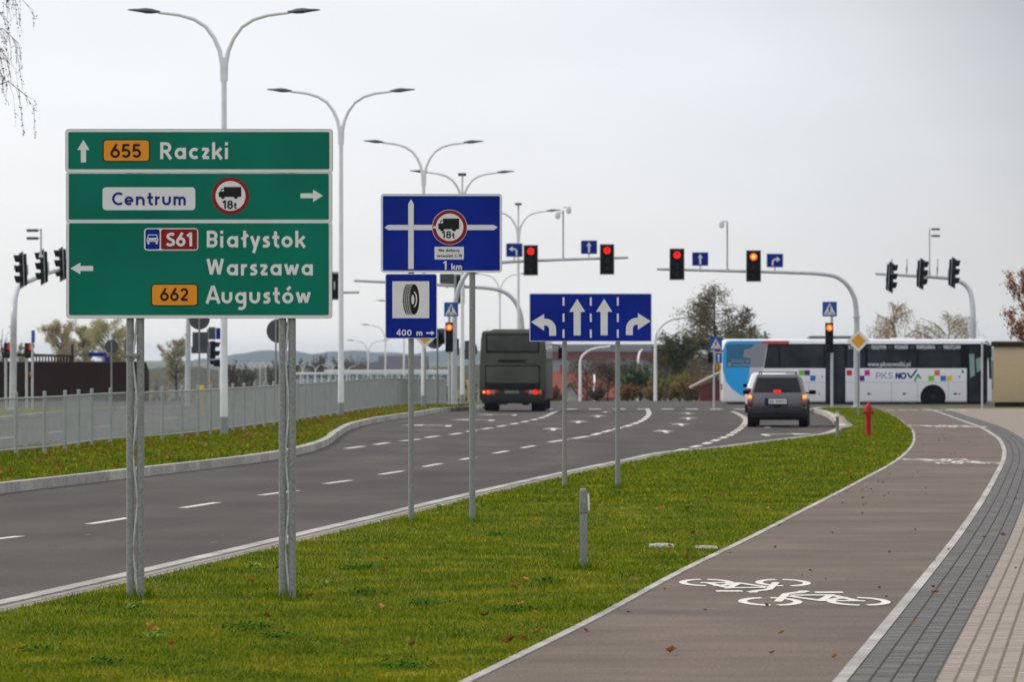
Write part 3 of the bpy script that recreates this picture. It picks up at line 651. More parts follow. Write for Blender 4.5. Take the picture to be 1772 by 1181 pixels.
def b3(d):
    d.plate(114.5, 383.4, 575, 551.5, 6, .02, BKG); d.rr(115, 381.2, 574.5, 551, 5.5, .5, WH); d.rr(119.5, 386.4, 569, 545.6, 2.5, 2, GR)
u = board('board', t, sg, b3, 'lower green board listing three places with a left arrow')
flatpart('arrow', u, sg, lambda d: arrow(d, (122, 464.8), (161.3, 464.8), 8.7, 17.3, 10.2, 3, WH))
def pl(d):
    d.rr(249.4, 395, 343.1, 433.9, 6, 3, WH); d.rr(251.8, 396.8, 276.3, 431.6, 3.4, 4, BL); d.rr(278.8, 396.8, 341.2, 431.8, 3.4, 4, RD)
    d.text('S61', 287.6, 332.6, 426.2, 23.2, 5, WH, .2)
    d.poly([(256.4, 406), (271.8, 406), (274, 414.2), (274, 418.6), (254, 418.6), (254, 414.2)], 5, WH); d.poly([(257.6, 407.4), (270.6, 407.4), (271.8, 411.6), (256.4, 411.6)], 6, BL)
    d.rect(255, 416.3, 273, 417, 6, BL); d.disc(256.6, 414.4, 1.2, 6, BL, 12); d.disc(271.4, 414.4, 1.2, 6, BL, 12)
    d.rect(255.4, 418.6, 258.6, 422.8, 5, WH); d.rect(269.6, 418.6, 272.8, 422.8, 5, WH)
flatpart('route_plate', u, sg, pl)
def pl(d): d.rr(261.6, 491.3, 342.8, 530.2, 6, 3, BK); d.rr(263.4, 493.1, 341, 528.4, 4.8, 4, OR); d.text('662', 277.2, 327, 521, 22.2, 5, BK, .175)
flatpart('route_plate', u, sg, pl)
for tx, xa, xb, base, cap in (('Białystok', 358, 529.8, 428.4, 29), ('Warszawa', 358, 541.3, 476.9, 28.8), ('Augustów', 357.3, 538, 525.5, 28.8)):
    flatpart('lettering', u, sg, lambda d: d.text(tx, xa, xb, base, cap, 3, WH, .18, .08))
lattice_post(t, 224.3, 242.2, 232, 1040, sg, 82.2); lattice_post(t, 488.4, 504.9, 232, 1040, sg, 82.2); clamp(t, 218, 239.5, 616, sg)
# --- blue advance signs on two round posts
g = G(764, 906, zr); s2 = (764, 906, FPX / g.y)
t = root('advance_sign', 'tall blue crossroads sign with lorry ban disc above a smaller tyre service board', 'road sign', g)
def rings(d): pass
def bb(d):
    d.plate(659, 335.6, 868.8, 471.8, 5, .025, BKG); d.rr(659.3, 335.9, 868.5, 471.5, 4.6, 1, WH); d.rr(662.6, 339.3, 864.8, 468.4, 2, 2, BL)
u = board('board', t, s2, bb, 'large blue crossroads board with red ringed disc')
def cr(d):
    d.poly([(706.4, 465.8), (715.9, 465.8), (715.9, 353), (711.2, 344.8), (706.4, 353)], 3, WH)
    d.poly([(665.2, 393.8), (672, 389.3), (706.2, 389.3), (706.2, 398.3), (672, 398.3)], 3, WH); d.poly([(716.1, 389.3), (854.5, 389.3), (861.2, 393.8), (854.5, 398.3), (716.1, 398.3)], 3, WH)
flatpart('road_diagram', u, s2, cr)
def cd(d):
    d.disc(778.1, 393.5, 30.6, 4, WH); d.disc(778.1, 393.5, 29.8, 5, RD); d.disc(778.1, 393.5, 23.8, 6, WH); d.poly([(748.4, 395), (751, 391), (755, 392), (755, 395.6)], 6, WH)
    truck(d, 758.4, 378.2, 794.6, 396.8, 7, BK); d.text('18', 764.4, 781, 412.4, 12.2, 7, BK, .2); d.text('t', 782.2, 788, 412.4, 9.6, 7, BK, .22)
flatpart('weight_limit_symbol', u, s2, cd)
def cp(d):
    d.rr(752, 427.2, 802.6, 449.2, .8, 3, WH); d.text('Nie dotyczy', 759, 795.6, 435.9, 5.6, 4, BK, .17); d.text('zezwoleń C-18', 755.6, 799.3, 445.3, 5.4, 4, BK, .17)
flatpart('text_plate', u, s2, cp)
def ck(d): d.text('1', 767, 772.8, 466.9, 15, 3, WH, .2); d.text('km', 781, 799.4, 466.9, 10.6, 3, WH, .2)
flatpart('lettering', u, s2, ck)
def tb(d):
    d.plate(666.6, 473.8, 756.4, 586.5, 4.5, .02, BKG); d.rr(666.9, 474.1, 756.1, 586.2, 4.2, 1, WH); d.rr(668, 475.2, 755, 585.1, 3.6, 2, BL)
u = board('board', t, s2, tb, 'small blue tyre service board reading 400 m')
def ty(d):
    d.rect(679, 487, 742.8, 551, 3, WH); cy = 518.4; hh = 26.2
    left = [(704.6 - 7.6 * math.cos(R(a)), cy + hh * math.sin(R(a))) for a in range(-90, 91, 10)]
    right = [(717 + 8.6 * math.cos(R(a)), cy + hh * math.sin(R(a))) for a in range(90, -91, -10)]
    d.poly(left + right, 4, BK)
    for k in range(3):
        x = 704.6 + k * 3.5; d.stroke([(x - 7.6 * math.cos(R(a)) + 3.2, cy + hh * math.sin(R(a))) for a in range(-84, 85, 12)], .6, 5, WH)
    for k in range(-6, 7):
        y = cy + k * 3.9; q = math.sqrt(max(0, 1 - ((y - cy) / hh) ** 2)); d.stroke([(704.6 - 7.6 * q, y), (712.5 - 6 * (q - .6), y + .3)], .6, 5.3, WH)
    d.poly(arcpts(717.2, cy, 4.6, 13.4, 0, 360, 28)[:-1], 5, WH); d.poly(arcpts(715.8, cy, 4.0, 12, 0, 360, 28)[:-1], 6, BK); d.poly(arcpts(714.4, cy + .4, 2.5, 8.5, 0, 360, 28)[:-1], 7, WH)
flatpart('tyre_symbol', u, s2, ty)
flatpart('lettering', u, s2, lambda d: (d.text('400', 685.6, 712.4, 581.2, 10.3, 3, WH, .19), d.text('m', 720.6, 731, 581.2, 10.2, 3, WH, .2)))
flatpart('arrow', u, s2, lambda d: arrow(d, (752.2, 576.7), (737.6, 576.7), 2.8, 6, 4.2, 3, WH))
def round_post(t, x, top, bot, sgn, wpx, m=galv):
    x0, y0, s = sgn; r = wpx / 2 / s; k = MB()
    k.tube([((x - x0) / s, .03 + r, (y0 - bot - 8) / s), ((x - x0) / s, .03 + r, (y0 - top) / s)], r, 18)
    return k.build('post', m, t)
round_post(t, 711.2, 342, 907, s2, 9.8); round_post(t, 817.2, 342, 906, s2, 10.6)
# --- blue lane sign
g = G(1022, 846, zr); s3 = (1022, 846, FPX / g.y)
t = root('lane_sign', 'wide blue lane sign with four white arrows and dashed dividers on two posts', 'road sign', g, R(.4))
def lb(d): d.plate(916, 508, 1128, 591.6, 2.4, .025, BKG); d.rr(916.3, 508.3, 1127.7, 591.3, 2.2, 1, WH); d.rr(917.6, 509.4, 1126.4, 590.2, 1.6, 2, BL)
u = board('board', t, s3, lb)
def bent(d, tip, hx, ytop, ybot, sxa, sxb, y_end, sg_):
    d.poly([tip, (hx, ytop), (hx, ybot)], 3, WH); cy = tip[1]; th = 11.8; mid = (sxa + sxb) / 2; r = abs(mid - hx) * .88
    pts = [(hx, cy)] + [(mid - sg_ * r * (1 - math.sin(R(a))), cy + r * 1.0 * (1 - math.cos(R(a)))) for a in range(0, 91, 9)] + [(mid, y_end)]
    d.stroke(pts, th, 3, WH)
flatpart('arrow', u, s3, lambda d: bent(d, (919, 557.6), 941.6, 543.6, 572.8, 950.2, 962.4, 581.6, 1))
flatpart('arrow', u, s3, lambda d: arrow(d, (998.8, 517.6), (998.8, 580.8), 12.2, 22.4, 14, 3, WH))
flatpart('arrow', u, s3, lambda d: arrow(d, (1045.4, 517.2), (1045.4, 580.6), 12.2, 22.6, 14, 3, WH))
flatpart('arrow', u, s3, lambda d: bent(d, (1126, 556.2), 1103.8, 542, 571, 1083, 1095.2, 580.4, -1))
def dz(d):
    for x in (973.4, 1020.6, 1067.4):
        for a, b in ((514.8, 529.2), (543, 557.4), (570.6, 585)): d.rect(x, a, x + 3.4, b, 3, WH)
flatpart('lane_divider_lines', u, s3, dz)
round_post(t, 977.2, 512, 847, s3, 8.4); round_post(t, 1069.2, 512, 847, s3, 8.6)
# --- concrete marker post, cover plates, hydrant, small bollard
g = G(1010, 988, zr); s = FPX / g.y; t = root('marker_post', 'short grey concrete marker post with pale plate standing in the grass', 'marker post', g)
m = MB(); m.box(-.034, .034, -.03, .03, -.1, .535, 0, .006); m.build('shaft', concrete_dark, t)
m = MB(); m.hexa([(-.038, -.036, .52), (.038, -.036, .52), (.038, .036, .52), (-.038, .036, .52)], [(-.036, -.034, .75), (.030, -.034, .75), (.030, .034, .75), (-.036, .034, .75)], 0, .014, 3); m.build('head', concrete_dark, t)
m = MB(); m.box(-.028, .024, -.026, .026, .742, .757, 0, .006); m.build('cap', concrete, t)
m = MB(); m.hexa([(.0385, -.033, .55), (.058, -.033, .55), (.058, .033, .55), (.0385, .033, .55)], [(.0345, -.031, .705), (.050, -.031, .705), (.050, .031, .705), (.0345, .031, .705)], 0, .002)
for z in (.58, .62, .66, .69): m.lathe([(.004, .040), (.004, 0.0595 - .05 * (z - .55))], (0, -.02, z), 'X', 8, 1)
m.build('plate', [signwhite, signblack], t)
def cover(px, py, wx, label, dz=0.):
    g = G(px, py, zr); m = MB(); m.box(-wx / 2, wx / 2, -.22, .22, -.05, .028, 0, .008); m.box(-wx / 2 + .05, wx / 2 - .05, -.16, .16, .028, .034, 0, .003); m.v = [(x, y, z + dz) for x, y, z in m.v]
    o = m.build('inspection_cover', concrete, loc=g); tag(o, label, 'cover')
cover(1145, 947.5, .25, 'pale concrete inspection cover lying in grass, the nearer to the marker post'); cover(1222, 949.5, .23, 'concrete inspection cover in grass close to the cycle path edging', -.012)
g = G(1503, 757, zr); t = root('fire_hydrant', 'red pillar fire hydrant standing in grass beside the cycle path', 'fire hydrant', g)
red_p = mat('hydrant_red', (.30, .005, .007), .45, 0, .12, 6, spec=.15); red_l = mat('hydrant_cap', (.42, .012, .015), .45, 0, .1, 6, spec=.15)
m = MB(); m.lathe([(.075, -.1), (.075, .03), (.068, .04), (.068, .55), (.078, .56), (.078, .62)], n=24); m.build('barrel', red_p, t)
m = MB(); m.lathe([(.088, .60), (.090, .66), (.086, .72), (.066, .775), (.035, .81), (.022, .83), (.022, .85)], n=24); m.build('bonnet', red_l, t)
for sx in (-1, 1):
    m = MB(); m.lathe([(.035, .06), (.035, .10), (.045, .10), (.045, .12)], (0, -.012, .60), 'X', 14); v = [(x * sx, y, z) for x, y, z in m.v]; m.v = v; m.build('outlet', red_p, t)
g = G(1449, 759, zr); t = root('bollard', 'small pale bollard by the raised kerb corner behind the grey car', 'bollard', g)
m = MB(); m.lathe([(.04, -.1), (.04, .50), (.045, .51), (.045, .62), (.03, .655)], n=16); m.build('shaft', galv, t)
m = MB(); m.lathe([(.047, .52), (.047, .60)], n=16); m.build('band', signwhite, t)

# ================================================================ PEDESTRIAN FENCE
fence_m = mat('fence_grey', (.30, .32, .32), .5, .15, .08, 3)
p0 = Vector((float(FX(70)), 70, float(zl(70)))); t = root('railing_fence', 'long grey steel railing fence of thin upright bars along the left verge', 'fence', p0)
Y = 70.; seg = 0
def fp(Y): return Vector((float(FX(Y)), Y, float(zl(Y)))) - p0
while Y < 197 and seg < 60:
    a, b = fp(Y), fp(Y + 2.22); dr = (b - a).normalized()
    m = MB(); m.tube([a + Vector((0, 0, -.1)), a + Vector((0, 0, 1.17))], .035, 8); m.lathe([(.038, 1.165), (.038, 1.185), (.02, 1.2)], tuple(a), n=8); m.build('fence_post', fence_m, t)
    m = MB(); u, v = a + dr * .04, b - dr * .04
    for z in (.14, 1.08): m.tube([u + Vector((0, 0, z)), v + Vector((0, 0, z))], .018, 6)
    n = 19
    for k in range(1, n):
        q = u.lerp(v, k / n); m.tube([q + Vector((0, 0, .14)), q + Vector((0, 0, 1.08))], .0068, 5, cap=False)
    m.build('bar_panel', fence_m, t); Y += 2.22; seg += 1

# ================================================================ STREET LAMPS
head_m = mat('lamp_head_grey', (.10, .105, .11), .5, .2, .1, 8); glass_m = mat('lamp_glass', (.30, .31, .32), .2, 0, .05, 5)
def lamp_arm(t, az, H, rise=1.05, reach=1.5, r0=.062, r1=.034):
    """curved arm with its lantern leaving the pole top towards azimuth az (0 = +X)"""
    c, s = math.cos(az), math.sin(az); zf = H - rise; P = []
    for u, z in ((0, -.5), (.01, -.12), (.07, .18), (.19, .45), (.38, .70), (.66, .87), (1.0, .965), (1.3, 1.0), (1.5, 1.02)): P.append((c * (u * reach / 1.5 + .03), s * (u * reach / 1.5 + .03), zf + z * rise))
    m = MB(); m.tube(P, [r0 - (r0 - r1) * i / 8 for i in range(9)], 10); arm = m.build('lamp_arm', pole_grey, t)
    k = MB(); x0 = reach - .02; L = .76; z = zf + 1.03 * rise
    prof = ((0, .035, .03), (.10, .055, .045), (.2, .12, .07), (.34, .15, .075), (.52, .12, .045), (.68, .07, .028), (.76, .025, .015)); V = []; F = []
    for a, hw, hh in prof:
        for q in range(10):
            an = 2 * math.pi * q / 10; yy = math.cos(an) * hw; zz = math.sin(an) * hh * (1.0 if math.sin(an) > 0 else .75) + .07 * a
            V.append((c * (x0 + a) - s * yy, s * (x0 + a) + c * yy, z + zz))
    for i in range(len(prof) - 1):
        for q in range(10): F.append([i*10+q, i*10+(q+1)%10, (i+1)*10+(q+1)%10, (i+1)*10+q])
    F += [list(range(10))[::-1], [(len(prof)-1)*10+q for q in range(10)]]
    k.add(V, F); hd = k.build('lantern', head_m, arm)
    return arm
def street_lamp(loc, label, azs, H=9.85, rise=1.05, group='double armed street lamps along the road', rotz=0, extra=None):
    t = root('street_lamp', label, 'street lamp', loc, rotz, group)
    m = MB(); m.tube([(0, 0, -.2), (0, 0, .45)], .098, 16); m.build('base_sleeve', pole_dark, t)
    m = MB(); m.tube([(0, 0, .45), (0, 0, 3.2), (0, 0, H - rise + .02)], [.092, .078, .062], 16); m.build('pole', pole_grey, t)
    if azs: 
        for a in azs: lamp_arm(t, R(a), H, rise)
    if extra:
        k = MB(); k.tube([(0, 0, H - rise), (0, 0, H + extra * .4), (0, -.12, H + extra * .8), (0, -.5, H + extra)], .045, 8); a = k.build('lamp_arm', pole_grey, t)
        k = MB(); k.box(-.18, .18, -1.1, -.45, H + extra - .05, H + extra + .06, 0, .04); k.build('lantern', head_m, a)
    return t
def lamp_at(px, base, label, azs, **k): return street_lamp(G(px, base, zl), label, azs, **k)
L1 = lamp_at(387.5, 755, 'double armed street lamp rising behind the green direction sign', (0, 180))
def lamp_copy(px, Y, label, H=None, rotz=0, src=None, zoff=.13):
    c = dup(src or L1); c.location = (XA(px, Y), Y, float(gz(Y)) + zoff); c['label'] = label; c.rotation_euler.z = rotz; return c
lamp_copy(590, float(G(590, 723, zl).y), 'double armed street lamp just right of the green sign, second in the row')
lamp_copy(733, 172, 'double armed street lamp above the blue crossroads sign, third in the row', rotz=R(4))
street_lamp((XA(800, 196), 196, float(zl(196))), 'three armed street lamp topping out right above the blue crossroads sign', (8, 188), extra=-.1)
street_lamp((XA(897, 240), 240, float(gz(240))), 'three armed street lamp rising behind the green military bus', (8, 188), extra=.35, H=9.9)
lamp_copy(865, 330, 'faded double lamp between the crossroads sign and the green bus roof')
lamp_copy(699, 372, 'far double lamp directly behind the tyre service board post', rotz=R(10))
lamp_copy(667, 420, 'far double lamp just left of the tyre service board')
lamp_copy(637, 475, 'far double lamp in the gap between second street lamp and tyre board')
for i, px in enumerate((600, 572, 546, 524, 505, 488, 473, 460, 450, 440, 432)):
    lamp_copy(px, 520 + i * 42, ['distant double lamp nearest the second street lamp in the receding row'][0] if i == 0 else 'distant double lamp in the receding row along the far road', rotz=R(25)).scale = (.74,) * 3; 
for o in bpy.data.objects:
    if o.parent is None and str(o.get('label', '')).startswith('distant double lamp in'): o['group'] = 'distant lamps in a receding row'
def single_lamp(px, Y, ztop, label, az=0, r=.07):
    z0 = float(gz(Y)); t = root('street_lamp', label, 'street lamp', (XA(px, Y), Y, z0), 0, 'single armed street lamps past the junction'); H = ztop - z0
    m = MB(); c, s = math.cos(R(az)), math.sin(R(az))
    P = [(0, 0, -.2), (0, 0, H * .72)] + [(c * 1.5 * (1 - math.cos(R(a))), s * 1.5 * (1 - math.cos(R(a))), H * .72 + (H * .28 - .05) * math.sin(R(a))) for a in range(15, 91, 15)] + [(c * 1.9, s * 1.9, H)]
    m.tube(P, [.105, .085] + [.07] * 7, 12); m.build('pole', pole_grey, t)
    k = MB(); k.hexa([(1.85, -.14, H - .05), (2.6, -.08, H - .01), (2.6, .08, H - .01), (1.85, .14, H - .05)], [(1.85, -.1, H + .06), (2.6, -.06, H + .04), (2.6, .06, H + .04), (1.85, .1, H + .06)], 0, .03)
    k.v = [(c * x - s * y, s * x + c * y, z) for x, y, z in k.v]; k.build('lantern', head_m, t)
single_lamp(1134, 268, AT(0, 549, 268).z, 'white single armed lamp with bowed top right of the blue lane sign')
single_lamp(1004, 285, AT(0, 600, 285).z, 'white single armed lamp with bowed top between the lane sign posts and green bus')
single_lamp(1029, 330, AT(0, 650, 330).z, 'short pale single lamp below the lane sign in front of the red roof', 90)
single_lamp(1104, 300, AT(0, 606, 300).z, 'thin brown grey lamp in front of the autumn bushes', 80)
# ================================================================ TRAFFIC SIGNALS
plate_edge = mat('backplate_edge', (.30, .33, .35), .5, 0, .05, 5)
amber_m = mat('call_button_orange', (.55, .16, .01), .5, 0, .1, 6); yellow_m = mat('call_box_yellow', (.72, .40, .01), .5, 0, .1, 6)
def signal_head(parent, z, h=1.06, w=.34, lit=None, lit_m=lit_red, plate=True, n=3, y=0., tilt=0., arrowm=None):
    """vertical head of n lenses centred at height z, facing -Y; lit = index of the lit lens from the top"""
    m = MB(); m.box(-w / 2, w / 2, y - .02, y + .16, z - h / 2, z + h / 2, 0, .02)
    b = m.build('signal_housing', black, parent)
    if plate:
        pw, ph = w + .24, h + .16; k = MB(); k.box(-pw / 2, pw / 2, y + .0, y + .02, z - ph / 2, z + ph / 2, 1, .012)
        k.box(-pw / 2 + .028, pw / 2 - .028, y - .004, y + .0, z - ph / 2 + .028, z + ph / 2 - .028, 0, .0); k.build('backplate', [black, plate_edge], parent)
    for i in range(n):
        zc = z + h / 2 - h / n * (i + .5); r = min(.138, w * .41); l = MB()
        l.lathe([(r, y - .018), (r, y - .04), (r * .7, y - .055), (r * .15, y - .062)], (0, 0, zc), 'Y', 20, 0)
        if i == lit and lit_m is lit_orange: l.lathe([(r * .62, y - .05), (r * .62, y - .066), (r * .2, y - .07)], (0, 0, zc), 'Y', 16, 1)
        if i == lit and arrowm: 
            if arrowm == 'up': l.box(-.018, .018, y - .075, y - .064, zc - .07, zc + .06, 2); l.hexa([(-.06, y - .075, zc - .0), (.06, y - .075, zc), (.06, y - .064, zc), (-.06, y - .064, zc)], [(-.004, y - .075, zc + .085), (.004, y - .075, zc + .085), (.004, y - .064, zc + .085), (-.004, y - .064, zc + .085)], 2)
            if arrowm == 'left': l.box(-.07, .06, y - .075, y - .064, zc - .015, zc + .02, 2); l.box(.03, .06, y - .075, y - .064, zc - .06, zc + .0, 2)
        l.build('lens', [lit_m if i == lit else lens_off, lit_core, signred], b)
        v = MB(); n2 = 14; V = []; F = []
        for k in range(n2 + 1):
            a = R(-25 + 230 * k / n2); 
            for (yy, rr) in ((y - .018, r + .012), (y - .26 + .10 * abs(k - n2 / 2) / n2 * 2, r + .008)):
                V.append((math.cos(a) * rr, yy, zc + math.sin(a) * rr)); V.append((math.cos(a) * (rr + .008), yy, zc + math.sin(a) * (rr + .008)))
        for k in range(n2):
            a, b2 = k * 4, k * 4 + 4; F += [[a, a + 2, b2 + 2, b2], [a + 1, b2 + 1, b2 + 3, a + 3], [a + 2, a + 3, b2 + 3, b2 + 2], [a, b2, b2 + 1, a + 1]]
        v.add(V, F); v.build('visor', black, b)
    return b
def hung_light(px, py, Y, label, yaw=0, lit=None, lit_m=lit_red, roll=0, group=None, arrowm=None, h=1.06):
    t = root('traffic_light', label, 'traffic light', AT(px, py, Y) - Vector((0, 0, .62)), R(yaw), group); t.rotation_euler.y = R(roll)
    signal_head(t, .62, lit=lit, lit_m=lit_m, arrowm=arrowm, h=h)
    m = MB(); m.box(-.03, .03, .16, .24, .45, .80, 0, .01); m.build('bracket', mast_grey, t); return t
def small_sign(name, px0, py0, px1, py1, Y, label, fn, group=None, yaw=0, stem=True, cat='road sign', backm=BKG):
    s = FPX / Y; x0, y0 = (px0 + px1) / 2, py1; t = root(name, label, cat, AT(x0, y0, Y), R(yaw), group)
    d = Draw(x0, y0, s); d.plate(px0, py0, px1, py1, 1, .02, backm); fn(d); d.build('plate', PAL, t, smooth=False, recalc=False)
    if stem: m = MB(); m.tube([(0, .04, -.2), (0, .04, .3)], .03, 8); m.box(-.06, .06, 0, .06, -.22, -.17); m.build('bracket', mast_grey, t)
    return t
def mast(name, label, pts, rads, loc, group=None, flange=None):
    t = root(name, label, 'signal mast', loc, 0, group); L = Vector(loc)
    m = MB(); m.tube([Vector(p) - L for p in pts], rads, 14); m.build('mast_arm' if len(pts) > 2 else 'pole', mast_grey, t)
    m = MB(); m.box(-.2, .2, -.2, .2, -.1, .04, 0, .02)
    m.lathe([(.13, .04), (.12, .3)], n=14); m.build('base_plate', mast_grey, t)
    if flange: m = MB(); m.lathe([(.15, -.03), (.15, .03)], (flange[0] - L.x, flange[1] - L.y, flange[2] - L.z), n=14); m.build('flange', mast_grey, t)
    return t
def smooth_path(P, k=6):
    P = [Vector(p) for p in P]; out = []
    for i in range(len(P) - 1):
        a, b, c, d = P[max(i-1,0)], P[i], P[i+1], P[min(i+2, len(P)-1)]
        for j in range(k):
            t = j / k; out.append(.5*((2*b)+(c-a)*t+(2*a-5*b+4*c-d)*t*t+(3*b-a-3*c+d)*t**3))
    return out + [P[-1]]
def pixmast(name, label, base, px, Y, Yend=None, r0=.11, r1=.055, flange=None, group=None):
    """mast whose centre line passes the given pixels at depth Y (arm end at depth Yend)"""
    Yend = Yend or Y; n = len(px); b = Vector((XA(base[0], Y), Y, float(gz(Y)) + (.1 if base[1] is None else base[1])))
    P = [b] + [AT(p[0], p[1], Y + (Yend - Y) * max(0, i - 1) / max(1, n - 2)) for i, p in enumerate(px)]
    P = smooth_path(P); rad = [r0 + (r1 - r0) * i / (len(P) - 1) for i in range(len(P))]
    fl = AT(base[0], flange, Y) if flange else None
    return mast(name, label, P, rad, b, group, fl)
def blue_lane(kind):
    def f(d):
        w = d; x0, x1 = d.x0 - 14, d.x0 + 14; y1 = d.y0; y0 = y1 - 24
        d.rr(x0, y0, x1, y1, 1, 1, WH); d.rr(x0 + .7, y0 + .7, x1 - .7, y1 - .7, .8, 2, BL); cx = (x0 + x1) / 2
        if kind == 'up': arrow(d, (cx, y0 + 3), (cx, y1 - 3), 3.4, 7, 4.4, 3, WH)
        else:
            k = 1 if kind == 'right' else -1
            d.stroke([(cx - 4 * k, y1 - 3)] + [(cx - 4 * k + k * 5 * (1 - math.cos(R(a))), y1 - 9 - 5 * math.sin(R(a))) for a in range(0, 91, 15)] + [(cx + 3 * k, y1 - 14)], 3, 3, WH)
            d.poly([(cx + 9.5 * k, y1 - 14), (cx + 3 * k, y1 - 19), (cx + 3 * k, y1 - 9)], 3, WH)
    return f
def cctv(px, ptop, pbot, Y, label, sides, yaw=0, plates=False):
    s = FPX / Y; t = root('camera_mast', label, 'camera', AT(px, pbot, Y), R(yaw), 'cameras on the signal masts'); H = (pbot - ptop) / s
    m = MB(); m.tube([(0, 0, -.05), (0, 0, H)], .035, 8); m.lathe([(.09, -.03), (.06, .08)], n=10); m.build('pole', mast_grey, t)
    for sx, zz in sides:
        k = MB(); k.tube([(0, 0, H + zz + .06), (sx * .16, 0, H + zz + .08)], .02, 6)
        if plates: k.box(min(sx * .1, sx * .55), max(sx * .1, sx * .55), -.07, .07, H + zz, H + zz + .11, 1, .03); k.build('camera_housing', [mast_grey, head_m], t)
        else: k.lathe([(.0, -.17), (.09, -.14), (.11, -.05), (.11, .06), (.07, .12)], (sx * .22, 0, H + zz - .02), n=14, mi=1); k.build('camera_dome', [mast_grey, signwhite], t)
    return t
# near right mast over the right hand lanes
Yr = 178.
pixmast('signal_mast', 'grey bowed signal mast on the right carrying two red lights over the road', (1482.5, None), [(1482.5, 600), (1482, 545), (1477, 512), (1458, 486), (1425, 475), (1330, 471), (1137, 466)], Yr, r0=.125, r1=.05, flange=549)
hung_light(1171.5, 457.5, Yr - .25, 'red traffic light at the left end of the right mast arm', lit=0, arrowm='up')
hung_light(1304, 460.5, Yr - .25, 'traffic light glowing orange red in the middle of the right mast arm', lit=0, lit_m=lit_orange)
small_sign('lane_arrow_sign', 1197.5, 437, 1226, 460.5, Yr, 'small blue straight arrow sign on the right mast arm', blue_lane('up'))
small_sign('lane_arrow_sign', 1326.5, 439, 1355.5, 463, Yr, 'small blue right turn arrow sign on the right mast arm', blue_lane('right'))
cctv(1258.5, 384, 468, Yr, 'white dome camera on a thin pole above the right mast arm', [(-1, -.05)])
# left mast over the left hand lanes
Yl = 184.
pixmast('signal_mast', 'grey bowed signal mast left of the green bus carrying two red lights', (786, None), [(786, 600), (787, 540), (790, 514), (801, 484), (822, 464), (868, 454.5), (960, 450), (1087, 446)], Yl, r0=.125, r1=.05)
hung_light(918.5, 450.5, Yl - .25, 'red traffic light above the left end of the blue lane sign', lit=0, arrowm='left')
hung_light(1050.5, 449, Yl - .25, 'red traffic light at the right end of the left mast arm', lit=0, arrowm='up')
small_sign('lane_arrow_sign', 875.5, 422, 904.5, 445, Yl, 'small blue left turn arrow sign on the left mast arm', blue_lane('left'))
small_sign('lane_arrow_sign', 1005, 417.5, 1033.5, 440, Yl, 'small blue straight arrow sign on the left mast arm', blue_lane('up'))
cctv(974.5, 364, 449, Yl, 'pair of white dome cameras on a thin pole above the left mast arm', [(-1, -.16), (1, .05)])
# mast behind the junction seen from the back, arm running left
Yb = 256.
pixmast('signal_mast', 'far signal mast behind the green bus with its arm reaching left', (904, None), [(904, 610), (903, 560), (897, 533), (883, 513), (858, 501), (800, 496), (720, 491), (613, 486)], Yb, r0=.16, r1=.07)
hung_light(795, 500, Yb - .3, 'dark traffic light seen from behind, half hidden by the tyre sign', yaw=180, h=1.5)
small_sign('lane_arrow_sign', 761, 474, 786, 492, Yb, 'grey back of a small sign beneath the blue crossroads sign', lambda d: None)
# far left mast: its heads face the side road, seen edge-on
pixmast('signal_mast', 'grey bowed signal mast at the left edge carrying side facing lights', (22, None), [(23, 630), (24, 540), (27, 510), (36, 492), (52, 486), (80, 474), (112, 465), (150, 452)], 170., Yend=184, r0=.14, r1=.06, flange=566)
for i, (px, py, Y) in enumerate(((38, 470, 171), (74, 465, 176), (107, 460, 181))):
    hung_light(px, py, Y, ('dark side facing traffic light, leftmost of the three left of the green sign', 'dark side facing traffic light under the camera pole, middle of the three', 'dark side facing traffic light half hidden by the green sign edge')[i], yaw=-70, roll=-8).scale = (1.1,) * 3
cctv(71, 396, 444, 175.5, 'twin traffic cameras on a thin pole at the left edge', [(-1, -.12), (-1, -.42)], plates=True)
# far right mast: same kind, facing the other way, behind the bus
pixmast('signal_mast', 'grey bowed signal mast behind the white bus front carrying side facing lights', (1684.5, None), [(1684, 640), (1684, 560), (1682, 520), (1676, 500), (1662, 488), (1640, 482), (1585, 478), (1515, 474)], 240., Yend=243, r0=.17, r1=.07, flange=566)
for i, (px, py) in enumerate(((1541, 480), (1594, 474), (1649, 472))):
    hung_light(px, py + 6, 241, ('dark side facing traffic light at the end of the far right mast arm', 'dark side facing traffic light under the camera pole on the far right mast', 'dark side facing traffic light by the bend of the far right mast')[i], yaw=66, roll=9, h=1.06).scale = (1.3,) * 3
for i, px in enumerate((1544, 1570, 1623)):
    small_sign('lane_arrow_sign', px - 14, 448, px + 14, 472, 241, ('edge-on blue sign at the tip of the far right mast arm', 'edge-on sign between the first two lights of the far right mast', 'edge-on sign between the last two lights of the far right mast')[i], blue_lane('up'), yaw=84)
cctv(1608.5, 397, 475, 241, 'twin traffic cameras on a thin pole above the far right mast', [(1, -.05), (1, -.4)], plates=True)
# mast seen behind the green sign, with a head just right of it
pixmast('signal_mast', 'grey signal mast behind the green sign with its arm tip showing right of it', (324.5, None), [(325, 640), (326, 560), (330, 535), (345, 518), (380, 511), (480, 509), (622, 506)], 200., r0=.13, r1=.05, flange=579)
hung_light(579, 495, 199.7, 'dark traffic light seen from behind at the right edge of the green sign', yaw=180)

